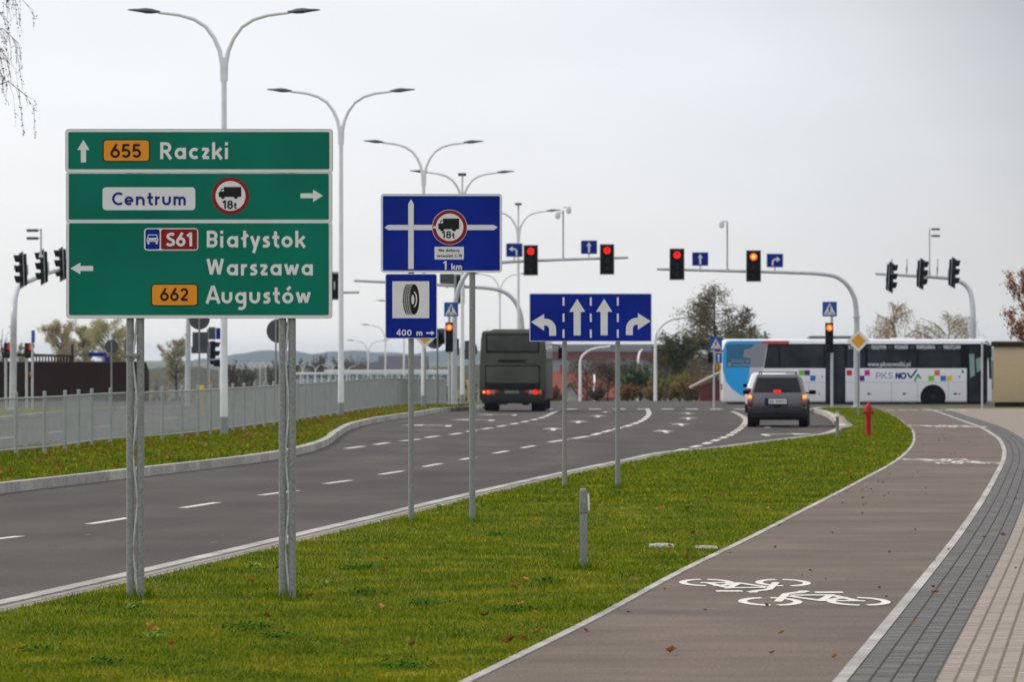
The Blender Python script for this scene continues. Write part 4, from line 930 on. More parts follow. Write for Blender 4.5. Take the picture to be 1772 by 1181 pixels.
# ---- posts with pedestrian signals
def crossing(d, x0, y0, x1, y1):
    cx = (x0 + x1) / 2; w = x1 - x0; d.rr(x0, y0, x1, y1, 1, 1, LB); d.rr(x0 + .6, y0 + .6, x1 - .6, y1 - .6, .8, 2, LB)
    d.poly([(cx, y0 + w * .1), (x0 + w * .08, y1 - w * .12), (x1 - w * .08, y1 - w * .12)], 3, WH)
    h = w / 24.; d.disc(cx + .3 * h, y0 + 7.6 * h, 1.3 * h, 4, BK, 12); d.stroke([(cx, y0 + 9 * h), (cx - .4 * h, y0 + 14 * h)], 2.4 * h, 4, BK)
    d.stroke([(cx - .2 * h, y0 + 13.5 * h), (cx - 2.6 * h, y0 + 18.5 * h)], 1.3 * h, 4, BK); d.stroke([(cx - .2 * h, y0 + 13.5 * h), (cx + 2 * h, y0 + 18.5 * h)], 1.3 * h, 4, BK); d.stroke([(cx - 3 * h, y0 + 12 * h), (cx, y0 + 10 * h), (cx + 2.6 * h, y0 + 12.6 * h)], 1. * h, 4, BK)
    for k in (-6, -3.4, 4, 6.4): d.stroke([(cx + k * h, y0 + 20.4 * h), (cx + k * h * .9, y0 + 17.6 * h)], 1.1 * h, 4, BK)
def post_signal(px, Y, head_py, label, sign=None, lit=0, lit_m=lit_orange, hx=0., base=.1, n=3, h=.92, topY=None, button=None, zhead=None, rpole=.055):
    s = FPX / Y; b = Vector((XA(px, Y), Y, float(gz(Y)) + base)); t = root('traffic_light', label, 'traffic light', b)
    zc = AT(px, head_py, Y).z - b.z; top = (AT(px, sign[1], Y).z - b.z) if sign else zc + h / 2
    m = MB(); m.tube([(0, .0, -.1), (0, .0, top - .02)], rpole, 10); m.build('pole', mast_grey, t)
    hd = signal_head(t, zc, h=h, w=.30, lit=lit, lit_m=lit_m, plate=False, n=n, y=-.24); hd.location.x = hx
    if sign:
        x0, y0, x1, y1 = sign; d = Draw(px, AT(0, 0, Y).z and (HY + (EYE - b.z) * s), s, -.07); d.plate(x0, y0, x1, y1, 1, .015, BKG); crossing(d, x0, y0, x1, y1); d.build('crossing_sign', PAL, t, smooth=False, recalc=False)
    if button: m = MB(); m.box(-.07, .07, -.14, -.04, button - .12, button + .12, 0, .02); m.build('call_button', amber_m, t)
    return t
post_signal(1439.5, 176, 585, 'orange lit traffic light under a blue crossing sign behind the grey car', sign=(1423, 522.5, 1448, 548), hx=-.11, n=3, h=1.14)
post_signal(777.5, 181, 584, 'orange lit traffic light under a blue crossing sign beside the tall blue sign', sign=(768.5, 523.5, 793, 548), hx=0., n=3, h=1.16)
post_signal(788, 194, 601, 'dark pedestrian signal on a grey post behind the lit crossing light', lit=None, n=2, h=.7, button=1.05)
for px, lab in ((10, 'red pedestrian signal at the left edge above the brown wall'), (46, 'red pedestrian signal just right of the left mast pole')):
    t = post_signal(px, 190, 607, lab, lit=0, lit_m=mat('dim_red_lens', (.7, .01, .02), .3, emit=.6), n=2, h=.62)
    t.rotation_euler.z = R(35)
def back_sign(px, Y, shape, label, pole_to=None, extra=None, base=.1, r=None):
    """road sign seen from behind: grey plate on a thin post"""
    s = FPX / Y; b = Vector((XA(px, Y), Y, float(gz(Y)) + base)); t = root('road_sign', label, 'road sign', b); y0 = HY + (EYE - b.z) * s
    d = Draw(px, y0, s); kind, a = shape
    if kind == 'disc': d.prism([d.P(p) for p in arcpts(a[0], a[1], a[2], a[2], 0, 360, 36)[:-1]][::-1], 0, .02, BKG); top = a[1] - a[2]
    elif kind == 'box': d.plate(*a, 1, .02, BKG); top = a[1]
    d.build('plate', PAL, t, smooth=False, recalc=True)
    if extra: d = Draw(px, y0, s); extra(d); d.build('lower_plate', PAL, t, smooth=False, recalc=True)
    m = MB(); m.tube([(0, -.04, -.1), (0, -.04, (y0 - (top + 3)) / s)], .035, 8); m.build('post', galv, t); return t
t = back_sign(193, 195, ('disc', (193, 600.5, 12)), 'grey round back of a sign above the dark brown wall', extra=lambda d: (d.plate(153, 610.5, 184, 617.5, .5, .02, BL), d.plate(181, 618, 189, 626.5, .5, .02, BL)))
t['label'] = 'grey round sign back with blue street name plates above the brown wall'
back_sign(477.5, 160, ('disc', (482, 573, 21)), 'large grey round sign back partly behind the right green sign post')
back_sign(345, 170, ('disc', (345, 553, 18)), 'grey sign backs stacked on one post below the green sign', extra=lambda d: (d.plate(333, 575, 360, 601, .6, .02, BKG), d.plate(331, 600.5, 359, 612, .6, .02, BKG)))
t = back_sign(359.5, 186, ('box', (361, 566.5, 373, 588)), 'grey square sign back with blue plate beside the first street lamp', extra=lambda d: d.plate(373.6, 568, 392, 587.5, .6, .02, BL))
t = post_signal(361, 188, 606, 'dark pedestrian signal with two visors under the green sign', lit=None, n=2, h=.72, button=.9); t.rotation_euler.z = R(84)
t = post_signal(381, 205, 629, 'dark small signal box just left of the first street lamp', lit=None, n=1, h=.3); t.rotation_euler.z = R(-60)
def yb(px, base, top, label, wpx=9):
    g = G(px, base, zl); s = FPX / g.y; H = (base - top) / s; t = root('call_box', label, 'call box', g); m = MB(); wd = wpx / s / 2
    m.box(-wd, wd, -.06, .06, H - .42, H, 0, .03); m.build('box', yellow_m, t); m = MB(); m.box(-wd * .7, wd * .7, -.04, .04, -.1, H - .42, 0, .01); m.build('stem', yellow_m, t)
yb(349, 712, 668, 'yellow post box behind the railing fence below the green sign'); yb(811, 694, 658, 'yellow box on a stem beside the green military bus', 6)
# yellow diamond priority signs
def priority(px, base_y, cy, half, label, Y=None):
    g = G(px, base_y, zr) if Y is None else Vector((XA(px, Y), Y, float(zl(Y)))); s = FPX / g.y; y0 = HY + (EYE - g.z) * s
    t = root('priority_sign', label, 'road sign', g); d = Draw(px, y0, s); q = lambda h: [(px, cy - h), (px - h, cy), (px, cy + h), (px + h, cy)]
    d.prism([d.P(p) for p in q(half)], 0, .02, BKG); d.poly(q(half - .3), 1, WH); d.poly(q(half * .66), 2, YL); d.build('plate', PAL, t, smooth=False, recalc=False)
    m = MB(); m.tube([(0, .06, -.1), (0, .06, (y0 - cy + half * .6) / s)], .032, 10); m.build('post', galv, t)
priority(1485.5, 722, 590.5, 19.5, 'yellow and white diamond priority sign on a post in front of the white bus')
priority(735.5, 0, 583, 20, 'yellow and white diamond priority sign peeking out below the tyre board', Y=165)
back_sign(757, 176, ('disc', (752, 588, 16)), 'grey round sign back beside the yellow diamond below the tyre board', extra=lambda d: d.plate(750, 569, 770, 596, .6, .02, BKG))
back_sign(812, 210, ('box', (804, 590, 817, 622)), 'grey rectangular sign back between the crossroads sign post and green bus', extra=lambda d: d.prism([d.P(p) for p in arcpts(818, 606, 8, 13, -90, 90, 12)], 0, .02, BKG))
# crossing sign post left of the white bus
Y = 200; b = Vector((XA(1235.5, Y), Y, float(gz(Y)) + .1)); s = FPX / Y; y0 = HY + (EYE - b.z) * s
t = root('crossing_sign', 'blue pedestrian crossing sign over a blue arrow sign at the rear of the white bus', 'road sign', b)
m = MB(); m.tube([(0, .05, -.1), (0, .05, (y0 - 586) / s)], .045, 10); m.build('pole', mast_grey, t)
d = Draw(1235.5, y0, s); d.plate(1228, 584, 1249.5, 606, .8, .015, BKG); crossing(d, 1228, 584, 1249.5, 606); d.build('plate', PAL, t, smooth=False, recalc=False)
d = Draw(1235.5, y0, s); d.rr(1237, 609.5, 1250, 629.5, .6, 0, WH); d.rr(1238, 611, 1249.4, 629, .6, 1, LB); arrow(d, (1243.6, 613), (1243.6, 627), 2, 4, 3, 2, WH); d.rect(1239.5, 606.4, 1252, 609.6, 0, RD); d.build('arrow_plate', PAL, t, smooth=False, recalc=False)
d = Draw(1235.5, y0, s); d.rr(1239, 630.5, 1248.5, 641, .6, 0, YL); d.text('2', 1241, 1246, 639.5, 7, 1, BK); d.build('number_plate', PAL, t, smooth=False, recalc=False)
m = MB(); m.box(-.26, -.06, -.1, .1, (y0 - 628) / s, (y0 - 610) / s, 0, .03); m.build('signal_housing', black, t)
# blue sign on thin left post; grey pole before the bus front
b = Vector((XA(56, 188), 188, float(gz(188)) + .05)); t = root('road_sign', 'thin post with an edge-on blue sign at the left edge', 'road sign', b)
m = MB(); m.tube([(0, 0, -.1), (0, 0, (AT(0, 572, 188).z - b.z))], .05, 8); m.build('post', mast_grey, t); m = MB(); zt = AT(0, 572, 188).z - b.z; m.box(.0, .08, -.3, .3, zt - .5, zt, 0, .01); m.build('plate', signblue2, t)
m = MB(); m.box(-.12, -.04, -.06, .06, 1.3, 1.45, 0, .02); m.build('call_button', amber_m, t)
b = Vector((XA(1699.5, 186), 186, float(zr(186)))); t = root('sign_post', 'plain grey post in front of the white bus door', 'post', b)
m = MB(); m.tube([(0, 0, -.1), (0, 0, AT(0, 594, 186).z - b.z)], .042, 10); m.build('pole', mast_grey, t); m = MB(); m.lathe([(.046, -.03), (.05, .02)], (0, 0, AT(0, 594, 186).z - b.z), n=10); m.build('cap', mast_grey, t)
# ================================================================ VEHICLES
def wheel(parent, x0, x1, y, r, rim=None, name='wheel'):
    m = MB(); w = x1 - x0; m.lathe([(r * .62, x0), (r * .94, x0), (r, x0 + w * .15), (r, x1 - w * .15), (r * .94, x1), (r * .62, x1)], (0, y, r), 'X', 28); t = m.build(name, rubber, parent)
    k = MB(); k.lathe([(r * .60, x0 + .02), (r * .63, x0 + .03), (r * .63, x1 - .03), (r * .60, x1 - .02)], (0, y, r), 'X', 24)
    for xx, sx in ((x0 + .015, -1), (x1 - .015, 1)):
        k.lathe([(r * .3, xx), (r * .22, xx + sx * .015), (r * .1, xx + sx * .02)], (0, y, r), 'X', 14)
    k.build('rim', rim or mast_grey, t); return t
# --- grey estate car waiting in the right turn lane
car_p = mat('car_grey_paint', (.105, .10, .115), .35, .3, .06, 3, coat=.6); car_gl = mat('car_glass', (.012, .013, .014), .08, 0, .1, 3, spec=.22); trim = mat('dark_bumper', (.022, .022, .024), .5, 0, .1, 8, spec=.12)
lamp_red = mat('tail_lamp_red', (.22, .006, .010), .25, 0, .1, 8); lamp_off = mat('tail_lamp_clear', (.30, .22, .2), .25, 0, .1, 8)
brake = mat('brake_lamp', (1, .008, .006), .4, 0, .02, 5, emit=.9); tail_on = mat('lit_tail_lamp', (1, .15, .012), .4, 0, .02, 5, emit=1.2); plate_m = mat('number_plate', (.48, .47, .42), .4, 0, .04, 10)
g = G(1345, 740); t = root('estate_car', 'dark grey estate car with lit brake lights waiting at the right turn', 'car', g, R(-4.6))
m = MB(); m.hexa([(-.80, .05, .34), (.80, .05, .34), (.80, 4.25, .34), (-.80, 4.25, .34)], [(-.825, .0, .74), (.825, .0, .74), (.82, 4.3, .70), (-.82, 4.3, .70)], 0, .05, 3)
m.hexa([(-.825, .0, .68), (.825, .0, .68), (.82, 4.28, .62), (-.82, 4.28, .62)], [(-.77, .05, .985), (.77, .05, .985), (.74, 4.15, .86), (-.74, 4.15, .86)], 0, .05, 3)
m.hexa([(-.755, .055, .93), (.755, .055, .93), (.74, 3.05, .93), (-.74, 3.05, .93)], [(-.60, .24, 1.475), (.60, .24, 1.475), (.58, 2.35, 1.475), (-.58, 2.35, 1.475)], 0, .06, 3)
for sx in (-1, 1):
    for yy in (.88, 3.45): m.lathe([(.40, sx * .60), (.40, sx * .835), (.385, sx * .845)], (0, yy, .36), 'X', 24, 1)
m.build('body', [car_p, black], t)
yz = lambda z: .055 + (z - .93) * .185 / .545
m = MB(); q = [(.665, .985), (.56, 1.385)]
m.hexa([(-.665, yz(.985) - .02, .985), (.665, yz(.985) - .02, .985), (.665, yz(.985) + .02, .985), (-.665, yz(.985) + .02, .985)], [(-.555, yz(1.385) - .02, 1.385), (.555, yz(1.385) - .02, 1.385), (.555, yz(1.385) + .02, 1.385), (-.555, yz(1.385) + .02, 1.385)], 0, .008)
rw = m.build('rear_window', car_gl, t)
m = MB(); m.tube([(-.05, yz(1.0) - .035, 1.0), (.38, yz(1.03) - .035, 1.03)], .008, 6); m.build('wiper', black, rw)
for sx in (-1, 1):
    for ya, yb_ in ((.42, 1.02), (1.1, 1.9), (1.98, 2.75)):
        xz = lambda z: sx * (.755 - (z - .93) * .284 + .004)
        m = MB(); z0, z1 = 1.0, 1.40; ta = ya + (.12 if ya < .5 else 0); tb_ = yb_ - (.35 if yb_ > 2.5 else 0)
        m.hexa([(xz(z0), ya, z0), (xz(z0), yb_, z0), (xz(z0) - sx * .02, yb_, z0), (xz(z0) - sx * .02, ya, z0)], [(xz(z1), ta, z1), (xz(z1), tb_, z1), (xz(z1) - sx * .02, tb_, z1), (xz(z1) - sx * .02, ta, z1)], 0, .004); m.build('side_window', car_gl, t)
    m = MB(); m.box(min(sx * .69, sx * .832), max(sx * .69, sx * .832), -.022, .14, .60, .92, 2, .015); a, b = sorted((sx * .70, sx * .825))
    m.box(a, b, -.032, -.02, .80, .905, 0, .01); m.box(a, b, -.032, -.02, .715, .79, 1, .008); m.box(a, b, -.032, -.02, .615, .705, 2, .008); m.lathe([(.045, -.034), (.02, -.046)], ((a + b) / 2, 0, .855), 'Y', 14, 3); m.build('tail_light', [tail_on, lamp_off, lamp_red, lit_core], t)
    m = MB(); a, b = sorted((sx * .84, sx * 1.04)); m.box(a, b, 2.6, 2.75, .90, 1.02, 0, .035); m.box(min(sx * .74, sx * .86), max(sx * .74, sx * .86), 2.64, 2.70, .92, .96, 0); m.build('mirror', black, t)
    m = MB(); m.tube([(sx * .50, .30, 1.46), (sx * .51, .36, 1.525), (sx * .51, 1.3, 1.535), (sx * .50, 2.1, 1.525), (sx * .49, 2.15, 1.46)], .016, 8); m.build('roof_rail', trim, t)
    for yy in (.88, 3.45): a, b = sorted((sx * .585, sx * .825)); wheel(t, a, b, yy, .345)
m = MB(); m.box(-.51, .51, .42, .47, 1.525, 1.55, 0, .008); m.build('roof_bar', trim, t)
m = MB(); m.hexa([(-.80, -.09, .27), (.80, -.09, .27), (.80, .25, .27), (-.80, .25, .27)], [(-.84, -.10, .53), (.84, -.10, .53), (.84, .25, .53), (-.84, .25, .53)], 0, .05, 3); m.box(-.79, .79, -.112, -.098, .36, .385, 1); m.build('bumper', [trim, black], t)
m = MB(); m.box(-.78, .78, .1, 4.1, .20, .40, 0, .03); m.tube([(.45, -.05, .24), (.45, .6, .24)], .03, 8); m.build('underbody', black, t)
m = MB(); m.box(-.105, .105, yz(1.0) - .05, yz(1.0) + .0, .965, 1.04, 0, .015); m.build('brake_light', brake, t)
m = MB(); m.box(-.35, .29, -.018, .02, .60, .815, 0, .03); m.build('plate_recess', trim, t)
d = Draw(1345, 740, FPX / g.y, -.024); d.rect(1327.5, 690.8, 1361.5, 699.2, 0, 1); d.rect(1327.5, 690.8, 1330.3, 699.2, 1, 2); d.text('BS 50031', 1332, 1360, 697.8, 5.2, 1, 3, .16); d.build('number_plate', [plate_m, signwhite, textblue, signblack], t, smooth=False, recalc=False)
m = MB(); m.box(-.12, .10, -.03, 0, .575, .605, 0, .008); m.tube([(.02, -.13, .36), (.02, -.16, .42), (.02, .1, .36)], .02, 8); m.build('tailgate_handle', black, t)
m = MB(); m.box(-.70, .70, -.006, .01, .556, .562, 0); m.build('tailgate_seam', black, t)
# --- white car just ahead of it
white_p = mat('white_car_paint', (.72, .72, .71), .3, 0, .03, 3, coat=.6)
g = Vector((XA(1287.4, 163) + .87, 163, float(gz(163)))); t = root('white_car', 'white car almost hidden ahead of the grey estate car', 'car', g, R(-5))
m = MB(); m.hexa([(-.84, .0, .28), (.84, .0, .28), (.84, 4.0, .28), (-.84, 4.0, .28)], [(-.82, .03, .92), (.82, .03, .92), (.80, 3.95, .80), (-.80, 3.95, .80)], 0, .1, 3)
m.hexa([(-.78, .08, .88), (.78, .08, .88), (.76, 3.0, .88), (-.76, 3.0, .88)], [(-.6, .5, 1.42), (.6, .5, 1.42), (.58, 2.1, 1.42), (-.58, 2.1, 1.42)], 0, .08, 3); m.build('body', white_p, t)
m = MB(); m.hexa([(-.45, .09, .97), (.62, .09, .97), (.62, .14, .97), (-.45, .14, .97)], [(-.36, .42, 1.33), (.52, .42, 1.33), (.52, .47, 1.33), (-.36, .47, 1.33)]); m.build('rear_window', car_gl, t)
for sx in (-1, 1):
    for yy in (.75, 3.2): a, b = sorted((sx * .66, sx * .85)); wheel(t, a, b, yy, .31)
    m = MB(); a, b = sorted((sx * .84, sx * 1.0)); m.box(a, b, 2.5, 2.62, .9, 1.02, 0, .03); m.build('mirror', black, t)
    m = MB(); a, b = sorted((sx * .62, sx * .82)); m.box(a, b, -.015, .05, .70, .88, 0, .02); m.build('tail_light', lamp_red, t)
# --- olive military coach
olive = mat('olive_matt_paint', (.072, .074, .060), .6, 0, .16, 1.0, spec=.1); olive_d = mat('olive_seal', (.010, .010, .009), .7, 0, .1, 4); olive_g = mat('coach_rear_glass', (.056, .058, .050), .45, 0, .2, 1.5, spec=.1)
g = G(887, 713); s = FPX / g.y; t = root('military_bus', 'dark olive military bus seen from behind with its tail lights on', 'bus', g, R(-2.1))
zc = lambda py: (713 - py) / s; xc = lambda px: (px - 886.5) / s
m = MB(); hw = 1.215
m.hexa([(-hw, .04, .42), (hw, .04, .42), (hw, 9.2, .42), (-hw, 9.2, .42)], [(-hw, .0, 1.75), (hw, .0, 1.75), (hw, 9.2, 1.75), (-hw, 9.2, 1.75)], 0, .03, 2)
m.hexa([(-hw + .002, .002, 1.60), (hw - .002, .002, 1.60), (hw - .002, 9.2, 1.60), (-hw + .002, 9.2, 1.60)], [(-hw + .08, .10, 2.96), (hw - .08, .10, 2.96), (hw - .08, 9.1, 2.96), (-hw + .08, 9.1, 2.96)], 0, .10, 4)
m.hexa([(-.95, .2, 2.93), (.95, .2, 2.93), (.95, 9, 2.93), (-.95, 9, 2.93)], [(-.7, .35, 3.03), (.7, .35, 3.03), (.7, 8.9, 3.03), (-.7, 8.9, 3.03)], 0, .03); m.build('body', olive, t)
yr = lambda z: (z - 1.7) * .077 - .012
def rearpanel(name, x0, x1, z0, z1, out, mm, parent=t, bev=.02, mi=0):
    m = MB(); m.hexa([(x0, yr(z0) - out, z0), (x1, yr(z0) - out, z0), (x1, yr(z0) + .03, z0), (x0, yr(z0) + .03, z0)], [(x0, yr(z1) - out, z1), (x1, yr(z1) - out, z1), (x1, yr(z1) + .03, z1), (x0, yr(z1) + .03, z1)], 0, bev); return m.build(name, mm, parent)
w_ = rearpanel('rear_window', -.98, .98, 2.16, 2.86, .006, olive_d, bev=.02); rearpanel('window_glass', -.92, .92, 2.215, 2.80, .012, olive_g, w_, .01)
h_ = rearpanel('engine_hatch', -1.0, 1.0, .80, 1.70, -.02, olive_d, bev=.0); h_.location.y = -.02
m = MB(); m.box(-.965, .965, -.042, 0, .80, 1.655, 0, .02); m.build('hatch_panel', olive, h_); m = MB(); m.box(-.07, .07, -.055, -.04, .95, 1.01, 0, .015); m.build('hatch_handle', black, h_)
m = MB(); 
for k in range(3): m.box(xc(862), xc(909), yr(1.86) - .016, .03, 1.82 + k * .035, 1.838 + k * .035)
m.build('air_vent', olive_d, t)
m = MB(); m.box(xc(913), xc(924), yr(1.8) - .014, .03, zc(633), zc(623), 0, .01); m.build('flap', olive, t)
m = MB(); m.box(-1.2, 1.2, -.05, .15, .60, .80, 0, .03); m.build('light_panel', mat('coach_light_panel', (.028, .029, .027), .6), t)
def rl(px, r, mm, name='tail_light', core=None):
    m = MB(); m.lathe([(r, -.045), (r, -.065), (r * .75, -.075), (r * .2, -.08)], (xc(px), 0, zc(679)), 'Y', 18)
    if core: m.lathe([(r * .45, -.07), (r * .45, -.088), (r * .1, -.09)], (xc(px), 0, zc(679)), 'Y', 14, 1)
    m.build(name, [mm, core or mm], t)
rl(837, .055, tail_on, core=lit_core); rl(844.6, .095, brake, core=tail_on); rl(925.8, .095, brake); 
for px, mm in ((853, lamp_off), (859, lamp_red), (911.5, lamp_red), (918, lamp_off), (933.8, amber_m)):
    m = MB(); m.box(xc(px) - .07, xc(px) + .07, -.064, -.04, zc(679) - .085, zc(679) + .085, 0, .01); m.build('lamp_block', mm, t)
m = MB(); m.box(xc(873), xc(898), -.064, -.045, zc(679) - .06, zc(679) + .06, 0, .008); m.build('number_plate', mat('dim_plate', (.16, .155, .14), .5), t)
m = MB(); m.hexa([(-1.12, .0, .30), (1.12, .0, .30), (1.12, .3, .30), (-1.12, .3, .30)], [(-1.22, -.06, .61), (1.22, -.06, .61), (1.22, .3, .61), (-1.22, .3, .61)], 0, .05, 2); m.build('bumper', mat('coach_bumper', (.022, .026, .022), .6), t)
m = MB(); m.box(-.75, .75, .4, 8.5, .30, .62, 0, .05); m.box(-.55, -.2, .1, .6, .26, .4, 0, .03); m.box(.35, .6, .1, .6, .24, .4, 0, .03); m.build('underbody', black, t)
for xa, xb in ((-1.12, -.58), (.62, 1.16)): wheel(t, xa, xb, 2.5, .48, trim)
for xa, xb in ((-1.14, -.85), (.87, 1.16)): wheel(t, xa, xb, 7.6, .48, trim)
for sx in (-1, 1):
    m = MB(); a, b = sorted((sx * 1.20, sx * 1.215))
    for k in range(6): y0 = .5 + k * 1.4; m.hexa([(sx*1.195, y0, 1.92), (sx*1.195, y0+1.25, 1.92), (sx*1.15, y0+1.25, 1.92), (sx*1.15, y0, 1.92)], [(sx*1.155, y0, 2.72), (sx*1.155, y0+1.25, 2.72), (sx*1.10, y0+1.25, 2.72), (sx*1.10, y0, 2.72)], 0, .01)
    m.v = [(x + sx * .022, y, z) for x, y, z in m.v]; m.build('side_windows', car_gl, t)
m = MB(); m.tube([(1.15, 9.15, 2.5), (1.45, 9.25, 2.45), (1.5, 9.25, 2.3)], .02, 6); m.box(1.42, 1.68, 9.15, 9.28, 1.95, 2.36, 0, .04); m.build('mirror', black, t)
m = MB(); m.box(-.98, -.88, .25, .3, 2.98, 3.0, 0); m.build('marker_light', lamp_red, t)
# --- white coach crossing on the side road
YB = 228.; sB = FPX / YB; zB = AT(0, 702, YB).z
t = root('white_bus', 'long white bus with blue rear and coloured squares crossing the junction', 'bus', (XA(1484, YB), YB + 1.27, zB))
bw = mat('bus_white_paint', (.80, .80, .81), .25, 0, .03, .6, coat=.5); bgl = mat('bus_dark_glass', (.010, .012, .018), .06, 0, .35, .9, rgb2=(.034, .037, .044), spec=.12); bbk = mat('bus_black_band', (.005, .005, .007), .25, 0, .1, 2, spec=.06)  # lighter noise patches in the window glass colour imitate reflections and seats
cy = mat('bus_cyan', (.002, .36, .80), .3, 0, .05, 2); teal = mat('bus_teal_film', (.012, .13, .25), .2, 0, .08, 2); b_red = mat('bus_red', (.58, .045, .06), .3, 0, .05, 2); greyf = mat('bus_grey_film', (.26, .26, .285), .3, 0, .05, 2)
lav = mat('bus_pale_panel', (.58, .57, .64), .3, 0, .05, 2)
X = lambda px: (px - 1484) / sB; Zb = lambda py: (702 - py) / sB
m = MB(); x0, x1 = X(1249.5), X(1717)
m.hexa([(x0, -1.27, Zb(697)), (x1, -1.27, Zb(697)), (x1, 1.27, Zb(697)), (x0, 1.27, Zb(697))], [(x0 + .0, -1.27, Zb(600)), (x1 - .05, -1.27, Zb(600)), (x1 - .05, 1.27, Zb(600)), (x0 + .0, 1.27, Zb(600))], 0, .10, 3)
m.hexa([(x0, -1.27, Zb(603)), (x1 - .04, -1.27, Zb(603)), (x1 - .04, 1.27, Zb(603)), (x0, 1.27, Zb(603))], [(x0 + .12, -1.16, Zb(587)), (x1 - .3, -1.16, Zb(587)), (x1 - .3, 1.16, Zb(587)), (x0 + .12, 1.16, Zb(587))], 0, .14, 4)
m.lathe([(.63, -1.272), (.63, -.9)], (X(1614.5), 0, Zb(688)), 'Y', 32, 1); m.lathe([(.63, -1.272), (.63, -.9)], (X(1348), 0, Zb(688)), 'Y', 32, 1)
m.box(x0 + .3, x1 - .3, -1.1, 1.1, Zb(700), Zb(694), 1); m.build('body', [bw, bbk], t)
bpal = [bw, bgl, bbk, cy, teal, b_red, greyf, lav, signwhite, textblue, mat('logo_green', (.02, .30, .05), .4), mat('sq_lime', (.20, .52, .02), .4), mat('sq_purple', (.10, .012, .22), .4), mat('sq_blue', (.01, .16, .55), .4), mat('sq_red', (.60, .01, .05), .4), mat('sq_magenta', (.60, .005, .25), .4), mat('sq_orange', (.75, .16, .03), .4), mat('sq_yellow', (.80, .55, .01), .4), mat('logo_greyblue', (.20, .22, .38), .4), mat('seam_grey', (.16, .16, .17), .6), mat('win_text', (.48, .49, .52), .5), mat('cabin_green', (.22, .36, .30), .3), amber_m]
def bd(name, fn, fr=-1.272, parent=t):
    d = Draw(1484, 702, sB, fr); fn(d); return d.build(name, bpal, parent, smooth=False, recalc=False)
k6 = lambda L: [(1240 + a / 6.217, 570 + b / 6.217) for a, b in L]
bl = [(62,440),(60,300),(66,220),(88,160),(118,128),(170,114)]
def livery(d):
    d.poly(k6([(485,160),(485,126),(170,126)] + [(118,134),(92,165),(70,222),(64,300),(66,440),(104,570),(164,640),(242,700),(288,722),(320,690),(343,560),(360,412),(105,412),(105,160)]), 1, 3)
    d.poly(k6([(105,160),(410,160),(370,203),(300,223),(285,300),(370,315),(360,412),(105,412)]), 1.5, 4)
    d.poly(k6([(410,160),(548,160),(502,412),(360,412),(370,315),(285,300),(300,223),(370,203)]), 1.5, 6)
    d.poly(k6([(360,413),(502,413),(492,470),(470,560),(440,720),(292,724),(320,690),(343,560)]), 1, 7)
    d.poly(k6([(485,126),(780,126),(780,158),(485,158)]), 1.2, 5)
    d.text('Bilety w', 1266.5, 1297, 627.5, 6, 2.5, 6, .2); d.disc(1262.4, 631, 3.2, 2.5, 6, 16); d.rect(1268, 631, 1298, 633, 2.5, 6)
bd('livery', livery)
bd('window_band', lambda d: (d.poly([(1329, 595.4), (1673, 595.4), (1673, 637.6), (1321.5, 637.6)], 1, 2), d.rect(1428.5, 637.6, 1463, 697, 1, 2), d.rect(1673, 595.4, 1708.5, 697, 1, 2)))
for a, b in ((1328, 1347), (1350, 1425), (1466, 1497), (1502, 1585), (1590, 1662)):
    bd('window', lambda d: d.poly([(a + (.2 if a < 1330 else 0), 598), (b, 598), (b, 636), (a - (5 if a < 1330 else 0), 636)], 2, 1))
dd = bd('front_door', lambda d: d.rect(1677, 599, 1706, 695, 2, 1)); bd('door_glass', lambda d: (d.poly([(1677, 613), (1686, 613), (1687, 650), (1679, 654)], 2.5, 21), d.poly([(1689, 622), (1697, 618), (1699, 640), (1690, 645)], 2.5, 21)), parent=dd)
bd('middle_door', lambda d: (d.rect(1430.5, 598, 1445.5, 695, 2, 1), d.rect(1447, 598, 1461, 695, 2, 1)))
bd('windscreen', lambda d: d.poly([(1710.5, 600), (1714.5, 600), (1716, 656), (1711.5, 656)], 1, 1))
def sq(d):
    for x, y, c in ((1382.2, 641, 11), (1392, 641, 12), (1402, 650.4, 13), (1465, 641, 14), (1486.5, 650.6, 12), (1496, 641, 15), (1617, 641, 16), (1606.8, 650.6, 11), (1627.6, 650.6, 13), (1638.2, 650.6, 17)): d.rect(x, y, x + 9.4, y + 9.2, 1, c)
bd('coloured_squares', sq)
def lg(d):
    d.text('PKS', 1515.4, 1544.6, 656, 11.6, 1, 18, .13); d.text('NO', 1550, 1568.6, 656, 10.6, 1, 9, .27)
    d.stroke([(1570, 645.4), (1576, 654.6), (1586.6, 640)], 3, 1, 9); d.stroke([(1582.4, 660.4), (1588.4, 648), (1593, 656)], 3, 1.3, 10)
bd('lettering', lg)
def wt(d):
    for tx, a, b in (('ST', 1468, 1477), ('OLSZTYN', 1508.4, 1533), ('POZNAŃ', 1548.6, 1570.6), ('WARSZAWA', 1586, 1618.4), ('WROCŁAW', 1632.8, 1662.4)): d.text(tx, a, b, 604.4, 6.4, 3, 20, .26)
    for a in (1500, 1537, 1575, 1622): d.text('<>', a, a + 7, 604.4, 6, 3, 19, .14)
    d.text('www.pkssuwalki.pl', 1502, 1575.4, 634.4, 8, 3, 20, .2)
bd('window_lettering', wt)
